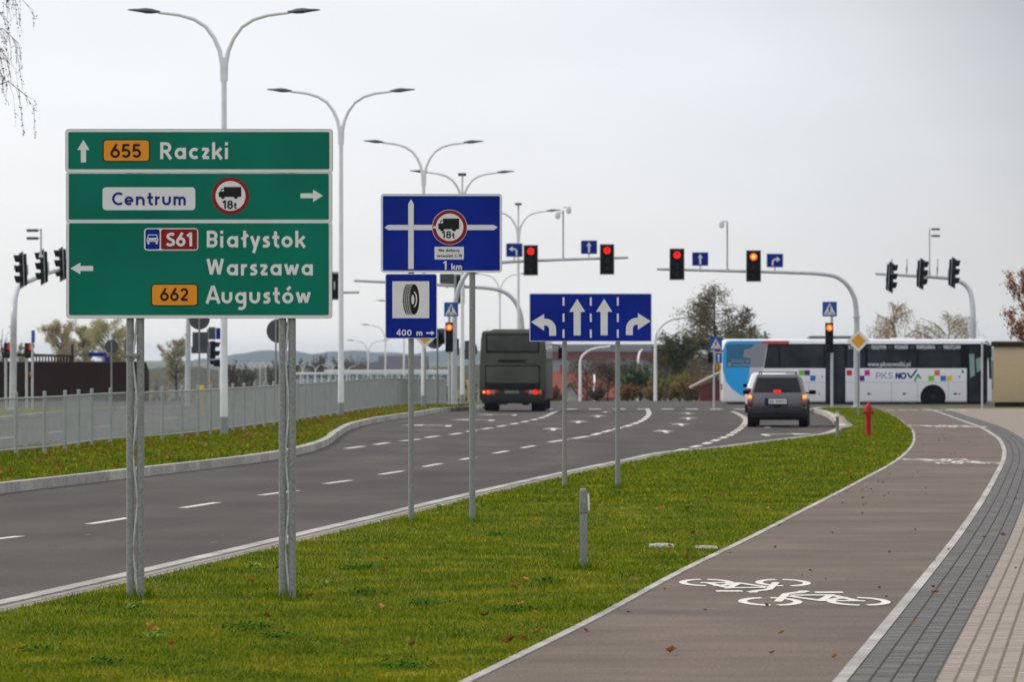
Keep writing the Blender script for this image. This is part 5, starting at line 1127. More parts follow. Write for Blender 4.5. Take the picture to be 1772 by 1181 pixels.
def seams(d):
    for x in (1399.8, 1542.6, 1587.4, 1641): d.rect(x, 662, x + .5, 696, .6, 19)
    d.rect(1463, 661.7, 1672, 662.1, .6, 19); d.rect(1322, 661.7, 1428, 662.1, .6, 19)
    for x in (1501.5, 1562.5): d.rect(x, 680.4, x + 3.6, 683.6, 1, 2); d.rect(x + 3.6, 680.6, x + 6, 683.4, 1, 16)
    d.rect(1650, 680.5, 1656, 683.5, 1, 2); d.rect(1658, 680.4, 1662, 683.6, 1, 16); d.rect(1417, 680, 1419.5, 684, 1, 16); d.rect(1421, 651, 1424, 654, 1, 19); d.rect(1659, 651, 1662, 654, 1, 19); d.rect(1664, 641, 1668, 646, 1, 13)
bd('panel_details', seams)
for px in (1614.5, 1348): 
    m = MB(); r = .445
    m.lathe([(r * .6, -1.25), (r * .93, -1.25), (r, -1.21), (r, -.95), (r * .9, -.92)], (X(px), 0, r), 'Y', 32); wv = m.build('wheel', rubber, t)
    m = MB(); m.lathe([(r * .62, -1.262), (r * .58, -1.24), (r * .42, -1.20), (r * .3, -1.22), (r * .26, -1.275), (r * .1, -1.28)], (X(px), 0, r), 'Y', 24); m.build('rim', trim, wv)
    m = MB(); m.lathe([(r * .6, 1.25), (r, 1.21), (r, .95)], (X(px), 0, r), 'Y', 24); m.build('wheel', rubber, t)
m = MB(); m.hexa([(X(1400), -.8, Zb(588)), (X(1478), -.8, Zb(588)), (X(1478), .8, Zb(588)), (X(1400), .8, Zb(588))], [(X(1403), -.7, Zb(581.5)), (X(1476), -.7, Zb(581.5)), (X(1476), .7, Zb(581.5)), (X(1403), .7, Zb(581.5))], 0, .05); m.build('roof_unit', head_m, t)
m = MB(); m.box(X(1545), X(1586), -.5, .5, Zb(588), Zb(585), 0, .03); m.build('roof_hatch', bw, t)
m = MB(); m.box(X(1702.5), X(1715), -1.62, -1.30, Zb(619), Zb(597.5), 0, .06); m.tube([(X(1706), -1.2, Zb(592)), (X(1710), -1.45, Zb(593)), (X(1711), -1.46, Zb(600))], .03, 8); m.build('mirror', black, t)
m = MB(); m.box(X(1252) - .12, X(1252) + .02, -1.2, -.9, Zb(675), Zb(664), 0, .03); m.build('tail_light', lamp_red, t)

# ================================================================ BUILDINGS
def bld(name, label, cat, px, Y, z0=None): return root(name, label, cat, (XA(px, Y), Y, float(gz(Y)) if z0 is None else z0))
stucco = mat('beige_stucco', (.50, .385, .25), .9, 0, .06, 25, detail=8, bump=.2); roof_br = mat('dark_brown_roof', (.022, .015, .014), .7, 0, .15, 5)
Y = 204.; s = FPX / Y; zk = AT(0, 705, Y).z; t = root('kiosk', 'beige walled kiosk with flat dark roof in front of the white bus nose', 'kiosk', (XA(1719.5, Y), Y, zk), R(-6.4))
zk_ = lambda py: (705 - py) / s
m = MB(); m.box(0, 4.2, .02, 3.2, zk_(696.5), zk_(600), 0, .01); m.build('wall', stucco, t)
m = MB(); m.box(.05, 4.15, .06, 3.1, -.2, zk_(696.3), 0); m.build('plinth', black, t)
m = MB(); m.box(-.12, 4.3, -.12, 3.3, zk_(600), zk_(592), 0, .01); m.box(-.08, 4.25, -.08, 3.25, zk_(592), zk_(590.5), 1); m.build('roof', [roof_br, stucco], t)
brownw = mat('dark_brown_boards', (.026, .011, .008), .95, 0, .2, 3, stretch=(6, 6, .4))
Y = 246.; s = FPX / Y; zg = float(gz(Y)); t = root('board_wall', 'long dark brown board wall along the far carriageway at the left', 'wall', (XA(-120, Y), Y, zg)); x1 = XA(251, Y) - XA(-120, Y); zt = AT(0, 627, Y).z - zg
m = MB(); n = 46
for k in range(n): m.box(x1 * k / n, x1 * (k + 1) / n - .004, 0, .06 + .004 * (k % 2), -.4, zt - .05)
m.build('boards', brownw, t)
m = MB(); m.box(-.05, x1 + .05, -.03, .12, zt - .05, zt + .02, 0, .01); m.build('coping', mat('rust_coping', (.06, .03, .022), .8, 0, .2, 4), t)
m = MB(); m.hexa([(x1, 0, -.4), (x1 + .05, 0, -.4), (x1 + .05, 2.2, -.4), (x1, 2.2, -.4)], [(x1, 0, zt), (x1 + .05, 0, zt), (x1 + .05, 2.2, zt - .5), (x1, 2.2, zt - .5)]); m.build('return_wall', brownw, t)
Y = 262.; s = FPX / Y; zg = float(gz(Y)); t = root('pergola', 'low dark slatted roof and chimney showing above the brown wall', 'pergola', (XA(58, Y), Y, zg)); zf = lambda py: AT(0, py, Y).z - zg; xe = XA(126, Y) - XA(58, Y)
m = MB(); m.hexa([(-1.8, 0, zf(617)), (xe, 0, zf(618)), (xe, 2.5, zf(618)), (-1.8, 2.5, zf(617))], [(-1.8, 0, zf(611)), (xe, 0, zf(615)), (xe, 2.5, zf(615)), (-1.8, 2.5, zf(611))]); m.build('roof', roof_br, t)
m = MB()
for k in range(14): m.box(xe * k / 13 - .04, xe * k / 13 + .04, -.05, .05, 0, zf(617))
m.build('slats', brownw, t); m = MB(); m.box(xe - .12, xe + .0, .2, .5, 0, zf(597), 0, .01); m.build('chimney', roof_br, t)
redroof = mat('red_tile_roof', (.24, .062, .036), .8, 0, .18, 2.5, stretch=(1, 1, 4)); greyw = mat('grey_render', (.22, .23, .25), .9, 0, .08, 2); darkroof = mat('dark_metal_roof', (.06, .06, .066), .7, 0, .12, 2); whitew = mat('white_render', (.40, .40, .40), .9, 0, .05, 2); pane = mat('window_pane', (.03, .035, .045), .15, 0, .2, 2)
def house(name, label, px0, px1, Y, ytop, yeave, wall, roofm, gable=False, depth=8., chim=None, wins=3):
    s = FPX / Y; z0 = float(gz(Y)); W = (px1 - px0) / s; zr_, ze = AT(0, ytop, Y).z - z0, AT(0, yeave, Y).z - z0
    t = root(name, label, 'house', (XA((px0 + px1) / 2, Y), Y, z0)); h = W / 2; ov = .35
    m = MB(); m.box(-h, h, 0, depth, -.5, ze)
    if gable: m.prism([(-h, ze), (h, ze), (0, zr_ - .1)][::-1], .0, depth)
    else: m.add([(-h, 0, ze), (-h, depth, ze), (-h, depth / 2, zr_ - .1), (h, 0, ze), (h, depth, ze), (h, depth / 2, zr_ - .1)], [[0, 1, 2], [3, 5, 4], [0, 3, 4, 1], [1, 4, 5, 2], [0, 2, 5, 3]])
    m.build('wall', wall, t); m = MB(); th = .18
    if gable:
        for sx in (-1, 1):
            P = [(sx * (h + ov), ze - ov * (zr_ - ze) / h), (0, zr_), (0, zr_ + th), (sx * (h + ov), ze - ov * (zr_ - ze) / h + th)]; m.prism(P if sx < 0 else P[::-1], -ov, depth + ov)
    else:
        for ya, yb_ in ((-ov, depth / 2), (depth + ov, depth / 2)):
            za = ze - ov * (zr_ - ze) / (depth / 2); m.hexa([(-h - ov, ya, za), (h + ov, ya, za), (h + ov, yb_, zr_), (-h - ov, yb_, zr_)], [(-h - ov, ya, za + th), (h + ov, ya, za + th), (h + ov, yb_, zr_ + th), (-h - ov, yb_, zr_ + th)])
    rf = m.build('roof', roofm, t)
    if chim is not None: m = MB(); m.box(chim - .3, chim + .3, depth / 2 - .3, depth / 2 + .3, zr_ - .6, zr_ + .9); m.build('chimney', mat('brick_red', (.26, .07, .05), .9), rf)
    for k in range(wins):
        x = -h + W * (k + .5) / wins; m = MB(); zc_ = ze * .62; m.box(x - .5, x + .5, -.06, .05, zc_ - .65, zc_ + .65); w = m.build('window', whitew, t); m = MB(); m.box(x - .42, x + .42, -.075, -.05, zc_ - .56, zc_ + .56); m.build('pane', pane, w)
    return t
house('house', 'red tiled house partly hidden behind bare brown trees', 962, 1062, 470, 647, 688, greyw, redroof, depth=9, chim=-2.2)
house('house', 'small white gabled house with dark roof below the red tiled roof', 968, 1004, 425, 664, 690, whitew, darkroof, gable=True, depth=6, wins=1)
house('house', 'low house with red roof ridge just behind the military bus', 928, 962, 560, 652, 672, greyw, redroof, depth=8, wins=2)
Y = 640.; s = FPX / Y; z0 = float(gz(Y)); t = root('warehouse', 'long grey warehouse with red fascia band behind the autumn trees', 'warehouse', (XA(930, Y), Y, z0)); W = 250 / s; zz = lambda py: AT(0, py, Y).z - z0
m = MB(); m.box(0, W, 0, 14, -1, zz(622)); m.build('wall', mat('grey_cladding', (.26, .275, .31), .7, 0, .06, 1, stretch=(4, 4, .3)), t)
m = MB(); m.box(-.2, W + .2, -.3, 14, zz(622), zz(609)); m.build('fascia', mat('red_fascia', (.17, .035, .042), .6), t)
m = MB(); m.hexa([(-.3, -.5, zz(609)), (W + .3, -.5, zz(609)), (W + .3, 14.5, zz(609)), (-.3, 14.5, zz(609))], [(.5, 6, zz(596)), (W - .5, 6, zz(596)), (W - .5, 8, zz(596)), (.5, 8, zz(596))]); m.build('roof', darkroof, t)
# long pale glazed hall and dark hipped barn far left of centre
Y = 690.; s = FPX / Y; z0 = float(gz(Y)); t = root('glazed_hall', 'long low white hall with bluish glazing above the railing fence', 'hall', (XA(508, Y), Y, z0)); zz = lambda py: AT(0, py, Y).z - z0; W = (775 - 508) / s
whm = mat('white_cladding', (.70, .71, .73), .6, 0, .04, 1); blg = mat('bluish_glazing', (.16, .21, .30), .25, 0, .2, .8)
m = MB(); m.box(0, W, 0, 12, -.5, zz(649)); m.build('wall', blg, t); m = MB(); m.box(-.3, W + .3, -.4, 12, zz(648.6), zz(645.6)); m.box(W * .2, W, -.45, 11, zz(645.4), zz(641)); m.build('roof', whm, t)
for k in range(23): m = MB(); x = W * k / 22; m.box(x - .11, x + .11, -.12, .1, -.3, zz(648.8)); m.build('pillar', whm, t)
m = MB(); m.box(0, W, -.08, .06, zz(668), zz(665.6)); m.box(0, W, -.08, .06, zz(660), zz(658.6)); m.build('rail', whm, t)
house('barn', 'dark hipped barn roof beyond the white hall', 657, 736, 760, 618, 646, greyw, mat('purple_grey_roof', (.085, .078, .092), .8), depth=14, wins=0)
house('house', 'tiny cream house beside the dark barn roof', 641, 664, 735, 630, 640, mat('cream_render', (.62, .52, .38), .9), darkroof, depth=6, wins=1)
# red railing under the rear of the white bus
Y = 252.; s = FPX / Y; z0 = float(gz(Y)); x0 = XA(1225, Y); t = root('red_fence', 'low red picket fence beyond the rear of the white bus', 'fence', (x0, Y, z0)); redf = mat('fence_red', (.26, .012, .022), .6, 0, .15, 4)
m = MB(); W = XA(1300, Y) - x0; zt = AT(0, 690, Y).z - z0
for k in range(26): m.box(W * k / 25 - .03, W * k / 25 + .03, 0, .03, 0, zt)
m.box(0, W, -.03, 0, zt * .3, zt * .42); m.box(0, W, -.03, 0, zt * .75, zt * .87); m.build('pickets', redf, t)
t = root('garden_shed', 'small red brown shed with pale sloping roof left of the crossing sign', 'shed', (XA(1218, 270), 270, float(gz(270)))); z0 = float(gz(270)); zz = lambda py: AT(0, py, 270).z - z0; wx = 30 / (FPX / 270)
m = MB(); m.prism([(-.2, -.3), (wx * .9, -.3), (wx * .9, zz(658)), (-.2, zz(672))][::-1], 0, 2.5); m.build('wall', mat('shed_red', (.12, .03, .03), .8), t)
m = MB(); m.prism([(-.75, zz(672.5)), (wx * .95, zz(647)), (wx * .95, zz(643.5)), (-.75, zz(669.5))][::-1], -.2, 2.7); m.build('roof', mat('pale_board', (.34, .30, .27), .8), t)
HAZE = .0001
# ================================================================ TREES AND LEAVES
bark = mat('bark_brown', (.060, .045, .035), .9, 0, .3, 8, stretch=(1, 1, .3)); bark_b = mat('birch_bark', (.30, .29, .28), .9, 0, .5, 6, rgb2=(.08, .075, .07))
LEAF = {}
def leafmat(k, a, b):
    if k not in LEAF:
        m = LEAF[k] = mat('leaf_' + k, a, .75, 0, .2, 1.5, rgb2=b); t = m.node_tree; n = t.nodes; out = n['Material Output']; pb = n['Principled BSDF']
        tr = n.new('ShaderNodeBsdfTranslucent'); mxs = n.new('ShaderNodeMixShader'); mxs.inputs[0].default_value = .45; src = pb.inputs['Base Color'].links[0].from_socket
        t.links.new(src, tr.inputs[0]); t.links.new(pb.outputs[0], mxs.inputs[1]); t.links.new(tr.outputs[0], mxs.inputs[2]); t.links.new(mxs.outputs[0], out.inputs[0])
    return LEAF[k]
def leaves(P, size, drop=0., flat=.5):
    """one small quad per point, random turn"""
    n = len(P); a = rng.normal(0, 1, (n, 3)); a /= np.linalg.norm(a, axis=1)[:, None]; a[:, 2] = a[:, 2] * (1 - drop) - drop; a /= np.linalg.norm(a, axis=1)[:, None]
    b = rng.normal(0, 1, (n, 3)); b -= a * (a * b).sum(1)[:, None]; b /= np.linalg.norm(b, axis=1)[:, None]
    L = size * (.6 + .8 * rng.random(n))[:, None]; V = np.zeros((n, 4, 3)); V[:, 0] = P - a * L * .5; V[:, 1] = P + b * L * .3; V[:, 2] = P + a * L * .5; V[:, 3] = P - b * L * .3
    return V.reshape(-1, 3)
def tree(name, label, px, Y, ytop, w_px, kind, cols, n=2600, leaf=.16, group=None, cat='tree', ybase=None, seed=None, z0=None, bark_m=None, fill=1.):
    r = np.random.default_rng(seed if seed is not None else int(px * 7 + Y)); s = FPX / Y; z0 = float(gz(Y)) if z0 is None else z0
    H = AT(0, ytop, Y).z - z0; W = w_px / s; t = root(name, label, cat, (XA(px, Y), Y, z0), 0, group)
    cb = (AT(0, ybase, Y).z - z0) if ybase else H * .28; m = MB(); tips = []; r0 = max(.06, H * .017)
    tr = [(0, 0, -.2)] + [(r.normal(0, .02) * H * k, r.normal(0, .02) * H * k, H * .93 * k) for k in (.2, .4, .6, .8, 1.)]
    if kind != 'bush': m.tube(tr, [r0 * 1.2, r0, r0 * .8, r0 * .55, r0 * .32, r0 * .1], 8)
    trp = lambda z: Vector((np.interp(z, [p[2] for p in tr], [p[0] for p in tr]), np.interp(z, [p[2] for p in tr], [p[1] for p in tr]), z))
    nb = {'round': 26, 'larch': 74, 'birch': 30, 'bush': 20, 'bare': 30, 'poplar': 34}[kind]; pts = []
    for i in range(nb):
        f = (i + r.random()) / nb; az = r.random() * 2 * math.pi; c, sn = math.cos(az), math.sin(az)
        if kind == 'larch': z = cb + (H - cb) * f * .97; L = W / 2 * (1.02 - f) ** .75 * (.65 + .5 * r.random()); rise = .22 * L
        elif kind == 'bush': z = .05 * H; L = W / 2 * (.3 + .7 * r.random()); rise = H * (.45 + .5 * r.random()) * (1.1 - .5 * L / (W / 2))
        elif kind == 'birch' or kind == 'poplar': z = cb + (H - cb) * f * .85; L = W / 2 * (math.sin(math.pi * min(1, .22 + .74 * f)) ** .7) * (.55 + .5 * r.random()); rise = (.9 if kind == 'poplar' else .55) * L
        else: z = cb * .8 + (H - cb) * f * .62; L = W / 2 * (math.sin(math.pi * (.25 + .62 * f)) ** .6) * (.6 + .45 * r.random()); rise = (H - z) * (.25 + .5 * r.random())
        b0 = trp(z) if kind != 'bush' else Vector((0, 0, z)); e = b0 + Vector((c * L, sn * L, rise)); q = b0.lerp(e, .5) + Vector((0, 0, -.06 * L if kind == 'larch' else .1 * L))
        m.tube([b0, q, e], [r0 * .32 * (1.1 - f * .6), r0 * .2, r0 * .05], 5, cap=False)
        for j in range(7 if kind != 'larch' else 5):                    # twigs
            u = .3 + .7 * (j + r.random()) / 7; p = (b0.lerp(q, u * 2) if u < .5 else q.lerp(e, u * 2 - 1)); d_ = Vector(r.normal(0, 1, 3)); d_.normalize(); tl = L * .3 * (.4 + r.random())
            if kind == 'birch': d_ = Vector((d_.x * .35, d_.y * .35, -.9)); tl = min(L, .25 * H) * (.5 + r.random() * .6)
            if kind == 'larch': d_ = Vector((d_.x, d_.y, -.35 - .3 * r.random())).normalized(); tl *= .8
            e2 = p + d_ * tl; m.tube([p, e2], [r0 * .06 + .004, .003], 3, cap=False); pts.append((p, e2, tl))
    m.build('trunk' if kind != 'bush' else 'stems', bark_m or bark, t)
    wts = np.array([x[2] for x in pts]); wts = wts / wts.sum(); k = r.choice(len(pts), n, p=wts); u = r.random(n)
    A0 = np.array([list(x[0]) for x in pts]); B0 = np.array([list(x[1]) for x in pts]); P = A0[k] + (B0[k] - A0[k]) * u[:, None] + r.normal(0, 1, (n, 3)) * (W * .022 * fill)
    P = P[P[:, 2] > .02 * H]; V = leaves(P, leaf, .5 if kind == 'birch' else .1); nn = len(P); mi = (r.random(nn) + .35 * np.sin(k[:nn] * 1.7) > .5).astype(int)
    npmesh('crown', V, np.arange(nn * 4).reshape(nn, 4), [leafmat(*c) for c in cols], t, mi=mi); return t
OL = ('olive', (.105, .096, .042), (.165, .145, .065)); BR = ('brown', (.13, .082, .046), (.19, .12, .065)); DG = ('darkgreen', (.036, .055, .020), (.065, .085, .03)); YG = ('yellowgreen', (.46, .39, .20), (.56, .48, .26)); PG = ('palegreen', (.32, .34, .19), (.44, .43, .25)); RU = ('rust', (.30, .11, .028), (.42, .18, .045)); OC = ('ochre', (.24, .155, .035), (.34, .23, .06)); TW = ('twig', (.075, .060, .052), (.11, .09, .075)); GRN = ('midgreen', (.07, .11, .02), (.12, .15, .035)); GB = ('greybrown', (.36, .29, .21), (.46, .38, .28))
tree('larch_tree', 'tall half bare larch rising behind the rear of the white bus', 1238, 305, 490, 280, 'larch', [OL, BR], 16000, .12, ybase=650, fill=.9)
tree('larch_tree', 'narrow larch top close to the right of the tallest larch', 1280, 318, 528, 170, 'larch', [OL, BR], 7500, .12, ybase=640, fill=.8)
tree('pine_tree', 'low dark pine crown just above the white bus roof', 1300, 290, 558, 120, 'round', [DG, OL], 6500, .13, fill=1.5)
tree('pine_tree', 'dark green shaggy conifer between the lane sign and the larch', 1176, 296, 563, 100, 'round', [DG, OL], 6500, .13, fill=1.2)
A_ = 'autumn bushes and trees beyond the junction'
for i, (nm, px, Y, yt, w, k, c, n) in enumerate((('bare_tree', 1052, 300, 612, 78, 'bare', [TW, BR], 900), ('bush', 1108, 290, 612, 62, 'bush', [GRN, DG], 2600), ('bush', 1160, 285, 628, 80, 'bush', [OC, GRN], 2600), ('bare_tree', 1150, 312, 590, 90, 'bare', [BR, TW], 1500), ('bush', 1205, 282, 648, 60, 'bush', [OC, BR], 1800), ('bush', 1034, 283, 662, 40, 'bush', [BR, TW], 1000), ('bush', 962, 292, 664, 30, 'bush', [RU, BR], 1300), ('bare_tree', 1016, 335, 606, 80, 'bare', [TW, BR], 700), ('bush', 1085, 284, 660, 44, 'bush', [RU, TW], 1100), ('bush', 1190, 300, 610, 90, 'bush', [OL, BR], 2600), ('bush', 1132, 281, 668, 56, 'bush', [OC, OL], 1500), ('bush', 1236, 284, 655, 50, 'bush', [OL, GRN], 1500))):
    tree(nm, ('bare dark tree in front of the red tiled roof', 'dark green bush right of the lane sign post', 'ochre and green bush behind the white bowed lamp', 'bare brown tree rising above the ochre bushes', 'ochre brown bush left of the red shed', 'low brown bush under the bare dark tree', 'rusty bush beside the military bus', 'thin bare tree between the two lane sign posts', 'low rust coloured bush behind the right lane sign post', 'wide olive brown thicket below the larch', 'low ochre bush right behind the white bowed lamp', 'olive bush behind the crossing sign post')[i], px, Y, yt - 3, w * 1.15, k, c, int(n * 2.6), .13, group=A_, fill=1.5, cat='tree' if 'tree' in nm else 'bush')
tree('birch_tree', 'thin golden birch behind the white bus, the left one', 1552, 340, 506, 135, 'birch', [OC, ('gold', (.42, .26, .08), (.52, .34, .12))], 7000, .10, fill=1.2, bark_m=bark_b)
tree('birch_tree', 'broad golden green birch behind the white bus, beside the far right mast', 1640, 345, 525, 160, 'birch', [OC, YG], 8500, .10, fill=1.2, bark_m=bark_b)
tree('maple_tree', 'rust brown leafed tree at the right edge above the beige kiosk', 1803, 232, 395, 155, 'round', [RU, ('darkrust', (.16, .05, .018), (.24, .085, .025))], 15000, .13, ybase=650, fill=1.3)
for i, (px, Y, yt, w, c) in enumerate(((104, 330, 551, 62, [YG, GB]), (143, 335, 556, 42, [PG, YG]), (186, 328, 553, 74, [YG, PG]), (212, 350, 566, 40, [PG, GB]))):
    tree('poplar_tree', ('pale yellow poplar, leftmost of the three above the brown wall', 'slim pale green poplar between two wider ones above the brown wall', 'wide pale poplar behind the round sign back above the brown wall', 'faint pale poplar beside the left green sign post')[i], px, Y, yt - 3, w * 1.3, 'poplar', c, 11000, .10, ybase=655, fill=1.6)
tree('bare_tree', 'reddish bare tree at the left edge behind the brown wall', 4, 300, 558, 46, 'bare', [('redtwig', (.16, .075, .06), (.22, .11, .09)), TW], 420, .10)
tree('bush', 'orange bush peeking over the brown wall at the left edge', 6, 258, 614, 40, 'bush', [('orange', (.40, .18, .02), (.5, .26, .03)), RU], 900, .12, cat='bush')
tree('poplar_tree', 'small pale tree behind the left signal mast pole', 37, 380, 580, 36, 'poplar', [PG, GB], 2200, .14, fill=1.6)
tree('willow_tree', 'pale beige willow behind the grey mast under the green sign', 305, 400, 580, 62, 'poplar', [GB, PG], 5200, .14, ybase=670, fill=1.6)
far = [(280, 420, 640, 60, 'bush', [GB, BR], 'brown scrub left of the mast below the green sign'), (330, 430, 644, 70, 'bush', [OL, BR], 'dark olive scrub below the green sign behind the mast'), (370, 480, 648, 50, 'bush', [OL, GRN], 'green scrub behind the yellow post box'), (428, 620, 620, 44, 'round', [DG, OL], 'dark round tree in front of the blue hills right of the first lamp'), (412, 430, 656, 44, 'bush', [RU, BR], 'rusty scrub right of the first street lamp'), (404, 560, 612, 26, 'bare', [TW, BR], 'bare tree close behind the first street lamp'), (478, 700, 615, 36, 'round', [TW, BR], 'brown tree behind the right green sign posts'), (508, 720, 610, 30, 'round', [TW, DG], 'dim tree just right of the green sign posts'), (549, 740, 600, 42, 'round', [TW, BR], 'brown dome shaped tree left of the second street lamp'), (588, 760, 606, 36, 'round', [TW, BR], 'brown tree hidden behind the second street lamp'), (452, 560, 650, 50, 'bush', [RU, OL], 'low rusty scrub under the distant lamps'), (620, 900, 608, 70, 'round', [TW, BR], 'grey brown far wood left of the barn'), (770, 620, 640, 46, 'bush', [DG, OL], 'dark scrub right of the white hall'), (815, 560, 640, 30, 'bush', [DG, GRN], 'dark green bush left of the military bus'), (240, 470, 620, 40, 'bush', [GB, BR], 'grey brown scrub behind the left green sign post')]
for px, Y, yt, w, k, c, lab in far: tree('bush' if k == 'bush' else 'far_tree', lab, px, Y, yt, w, k, c, 2600, .24, cat='bush' if k == 'bush' else 'tree', group='far scrub and trees in the valley', fill=1.4)
# weeping birch outside the left edge: only its hanging twigs reach into the picture
bx, by = XA(-110, 78), 78.; t = root('weeping_birch', 'weeping birch with nearly bare hanging twigs at the top left corner', 'tree', (bx, by, float(zl(by)))); r = np.random.default_rng(3)
m = MB(); m.tube([(0, 0, -.2), (.05, 0, 2), (-.05, .05, 4), (.08, 0, 6.5), (.0, 0, 9), (.1, 0, 11.5)], [.16, .14, .12, .09, .06, .02], 10); tr = m.build('trunk', bark_b, t)
m = MB(); P = []
for i in range(84):
    z = 5.7 + 5.2 * r.random(); az = (r.normal(0, .75) if i < 40 else r.random() * 6.28); L = 1.0 + .75 * r.random(); c, sn = math.cos(az), math.sin(az); up = .9 + .5 * r.random()
    br = [Vector((.02, 0, z)), Vector((c * L * .4, sn * L * .4, z + up * .55)), Vector((c * L * .8, sn * L * .8, z + up * .75)), Vector((c * L, sn * L, z + up * .5))]; m.tube(br, [.022, .014, .008, .004], 5, cap=False)
    for j in range(9):
        u = .35 + .65 * r.random(); k = min(2, int(u * 3)); p = br[k].lerp(br[k + 1], u * 3 - k); dl = .25 + .65 * r.random() ** 1.5; q1 = p + Vector((c * .10 + r.normal(0, .05), sn * .1 + r.normal(0, .05), -dl * .3)); q2 = q1 + Vector((c * .05 + r.normal(0, .04), r.normal(0, .04), -dl * .7))
        m.tube([p, q1, q2], [.0034, .0026, .0016], 3, cap=False)
        for q in range(int(6 + 10 * dl)): P.append(list(q1.lerp(q2, r.random()) + Vector(r.normal(0, .012, 3))))
m.build('branches', mat('birch_twig', (.13, .11, .10), .9, 0, .2, 5), t); V = leaves(np.array(P), .034, .6)
npmesh('foliage', V, np.arange(len(P) * 4).reshape(-1, 4), mat('catkin_brown', (.17, .135, .105), .8, 0, .3, 4), t)
# fallen leaves: curled lobed leaf, copied one by one
def leaf_mesh():
    out = []; n = 14
    for i in range(n):
        a = 2 * math.pi * i / n; rr = (.5 if i % 2 else .30) * (1 + .15 * math.cos(a)); out.append((rr * math.cos(a), rr * math.sin(a)))
    V = [(0, 0, .02)] + [(x * .5, y * .5, .05 + .06 * math.sin(4 * math.atan2(y, x))) for x, y in out] + [(x, y, .10 + .22 * abs(math.sin(1.5 * math.atan2(y, x) + .4))) for x, y in out]
    F = [[0, 1 + i, 1 + (i + 1) % n] for i in range(n)] + [[1 + i, 1 + n + i, 1 + n + (i + 1) % n, 1 + (i + 1) % n] for i in range(n)]
    V += [(.5, 0, .1), (.85, .04, .05), (.85, .08, .06)]; F += [[len(V) - 3, len(V) - 2, len(V) - 1]]; return V, F
lv, lf = leaf_mesh(); protos = []
for nm, c, c2 in (('fallen_leaf', (.30, .11, .032), (.40, .17, .05)), ('fallen_leaf', (.52, .25, .07), (.62, .32, .10)), ('fallen_leaf', (.14, .050, .022), (.20, .08, .03))):
    m = MB(); m.add(lv, lf); protos.append(m.build(nm, mat('dead_leaf_%d' % len(protos), c, .8, 0, .2, 30, rgb2=c2), smooth=False))
first = [True] * 3
def drop(px, py, size, k, label, zf=zr, group='fallen leaves', off=.03):
    o = protos[k]
    if not first[k]: o = o.copy(); C.objects.link(o)
    first[k] = False; g = G(px, py, zf); o.location = (g.x, g.y, g.z + off); o.scale = (size,) * 3
    o.rotation_euler = (random.uniform(-.6, .6), random.uniform(-.6, .6), random.uniform(0, 6.28)); o['label'] = label; o['category'] = 'leaf'; o['group'] = group
drop(262, 1098, .115, 1, 'orange curled leaf in the near grass below the left green sign posts'); drop(882, 1118, .105, 2, 'dark brown curled leaf in the grass near the cycle path edge'); drop(1160, 1136, .085, 0, 'brown leaf lying alone on the near cycle path')
drop(1352, 1104, .05, 0, 'small brown leaf on the path below the cycle symbol'); drop(905, 1113, .07, 0, 'red brown leaf beside the dark curled leaf in grass'); drop(1735, 932, .085, 0, 'brown leaf on the pale pavers at the right edge'); drop(1617, 1033, .08, 0, 'brown leaf on the dark paver band'); drop(1583, 1086, .05, 1, 'tan leaf speck on the dark pavers')
LB_ = 'small fallen leaf lying in the right hand grass verge'
for i in range(74):
    Y = 30 + 95 * random.random() ** 1.1; u = random.random(); X = float(XR(Y)) + .6 + (float(PL(Y)) - float(XR(Y)) - .8) * (1 - u ** 1.7)
    py = HY + (EYE - float(zr(Y))) * FPX / Y; drop(CX + X / Y * FPX, py, random.uniform(.045, .085), random.choice((0, 0, 1, 2, 2)), LB_, group='leaves in the right verge', off=.035)
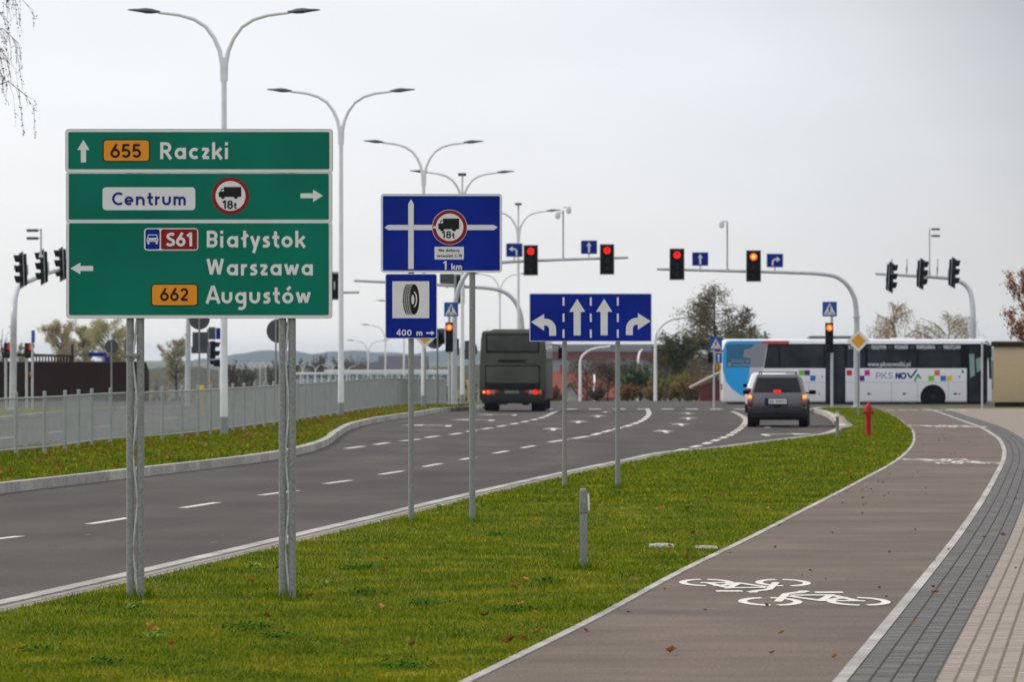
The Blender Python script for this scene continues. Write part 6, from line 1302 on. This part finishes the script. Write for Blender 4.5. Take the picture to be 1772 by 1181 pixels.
LP_ = 'tiny dead leaf or twig bit lying on the cycle path'
for i in range(80):
    Y = 30 + 85 * random.random(); X = float(PL(Y)) + .05 + (float(PR(Y)) - float(PL(Y)) + .9) * random.random() ** 1.5
    py = HY + (EYE - float(zr(Y))) * FPX / Y; drop(CX + X / Y * FPX, py, random.uniform(.022, .05), random.choice((0, 2, 2)), LP_, group='leaf bits on the path', off=.014)
n = 900; Y = 66 + 100 * rng.random(n); u = rng.random(n) ** 1.3; X = FX(Y) - .3 + (XL(Y) + .25 - FX(Y)) * u; V = []; F = []
for i in range(n):
    sz = rng.uniform(.05, .12); a = rng.random() * 6.28; c, sn = math.cos(a) * sz, math.sin(a) * sz; tl = rng.normal(0, .5); o = len(V); zt = (float(zl(Y[i])) + .055) if X[i] < XL(Y[i]) - .1 else float(gz(Y[i])) + .01
    for x, y, z in lv[:29]: V.append((X[i] + x * c - y * sn, Y[i] + x * sn + y * c, zt + (z + x * tl * .5) * sz))
    F += [[q + o for q in f] for f in lf[:28]]
m = MB(); m.add(V, F); o = m.build('leaf_litter', mat('leaf_litter', (.28, .10, .028), .85, 0, .3, .9, rgb2=(.46, .22, .06)), smooth=False, recalc=False); tag(o, 'rusty leaf litter scattered over the left verge and gutter', 'leaf litter', kind='stuff')
# thin autumn haze that fades the valley and the ridge
m = MB(); m.box(-900, 1200, -40, 6700, -9.5, 15); hz = m.build('haze', None or mat('haze_placeholder', (1, 1, 1)), smooth=False); hz['kind'] = 'stuff'; hz['label'] = 'thin pale autumn haze over the valley'; hz['category'] = 'haze'
hm = bpy.data.materials.new('haze_air'); hm.use_nodes = True; n_ = hm.node_tree.nodes; n_.remove(n_['Principled BSDF']); pv = n_.new('ShaderNodeVolumePrincipled'); pv.inputs['Color'].default_value = (.66, .82, 1, 1); pv.inputs['Density'].default_value = HAZE; pv.inputs["Anisotropy"].default_value = .55
hm.node_tree.links.new(pv.outputs[0], n_['Material Output'].inputs['Volume']); hz.data.materials.clear(); hz.data.materials.append(hm)
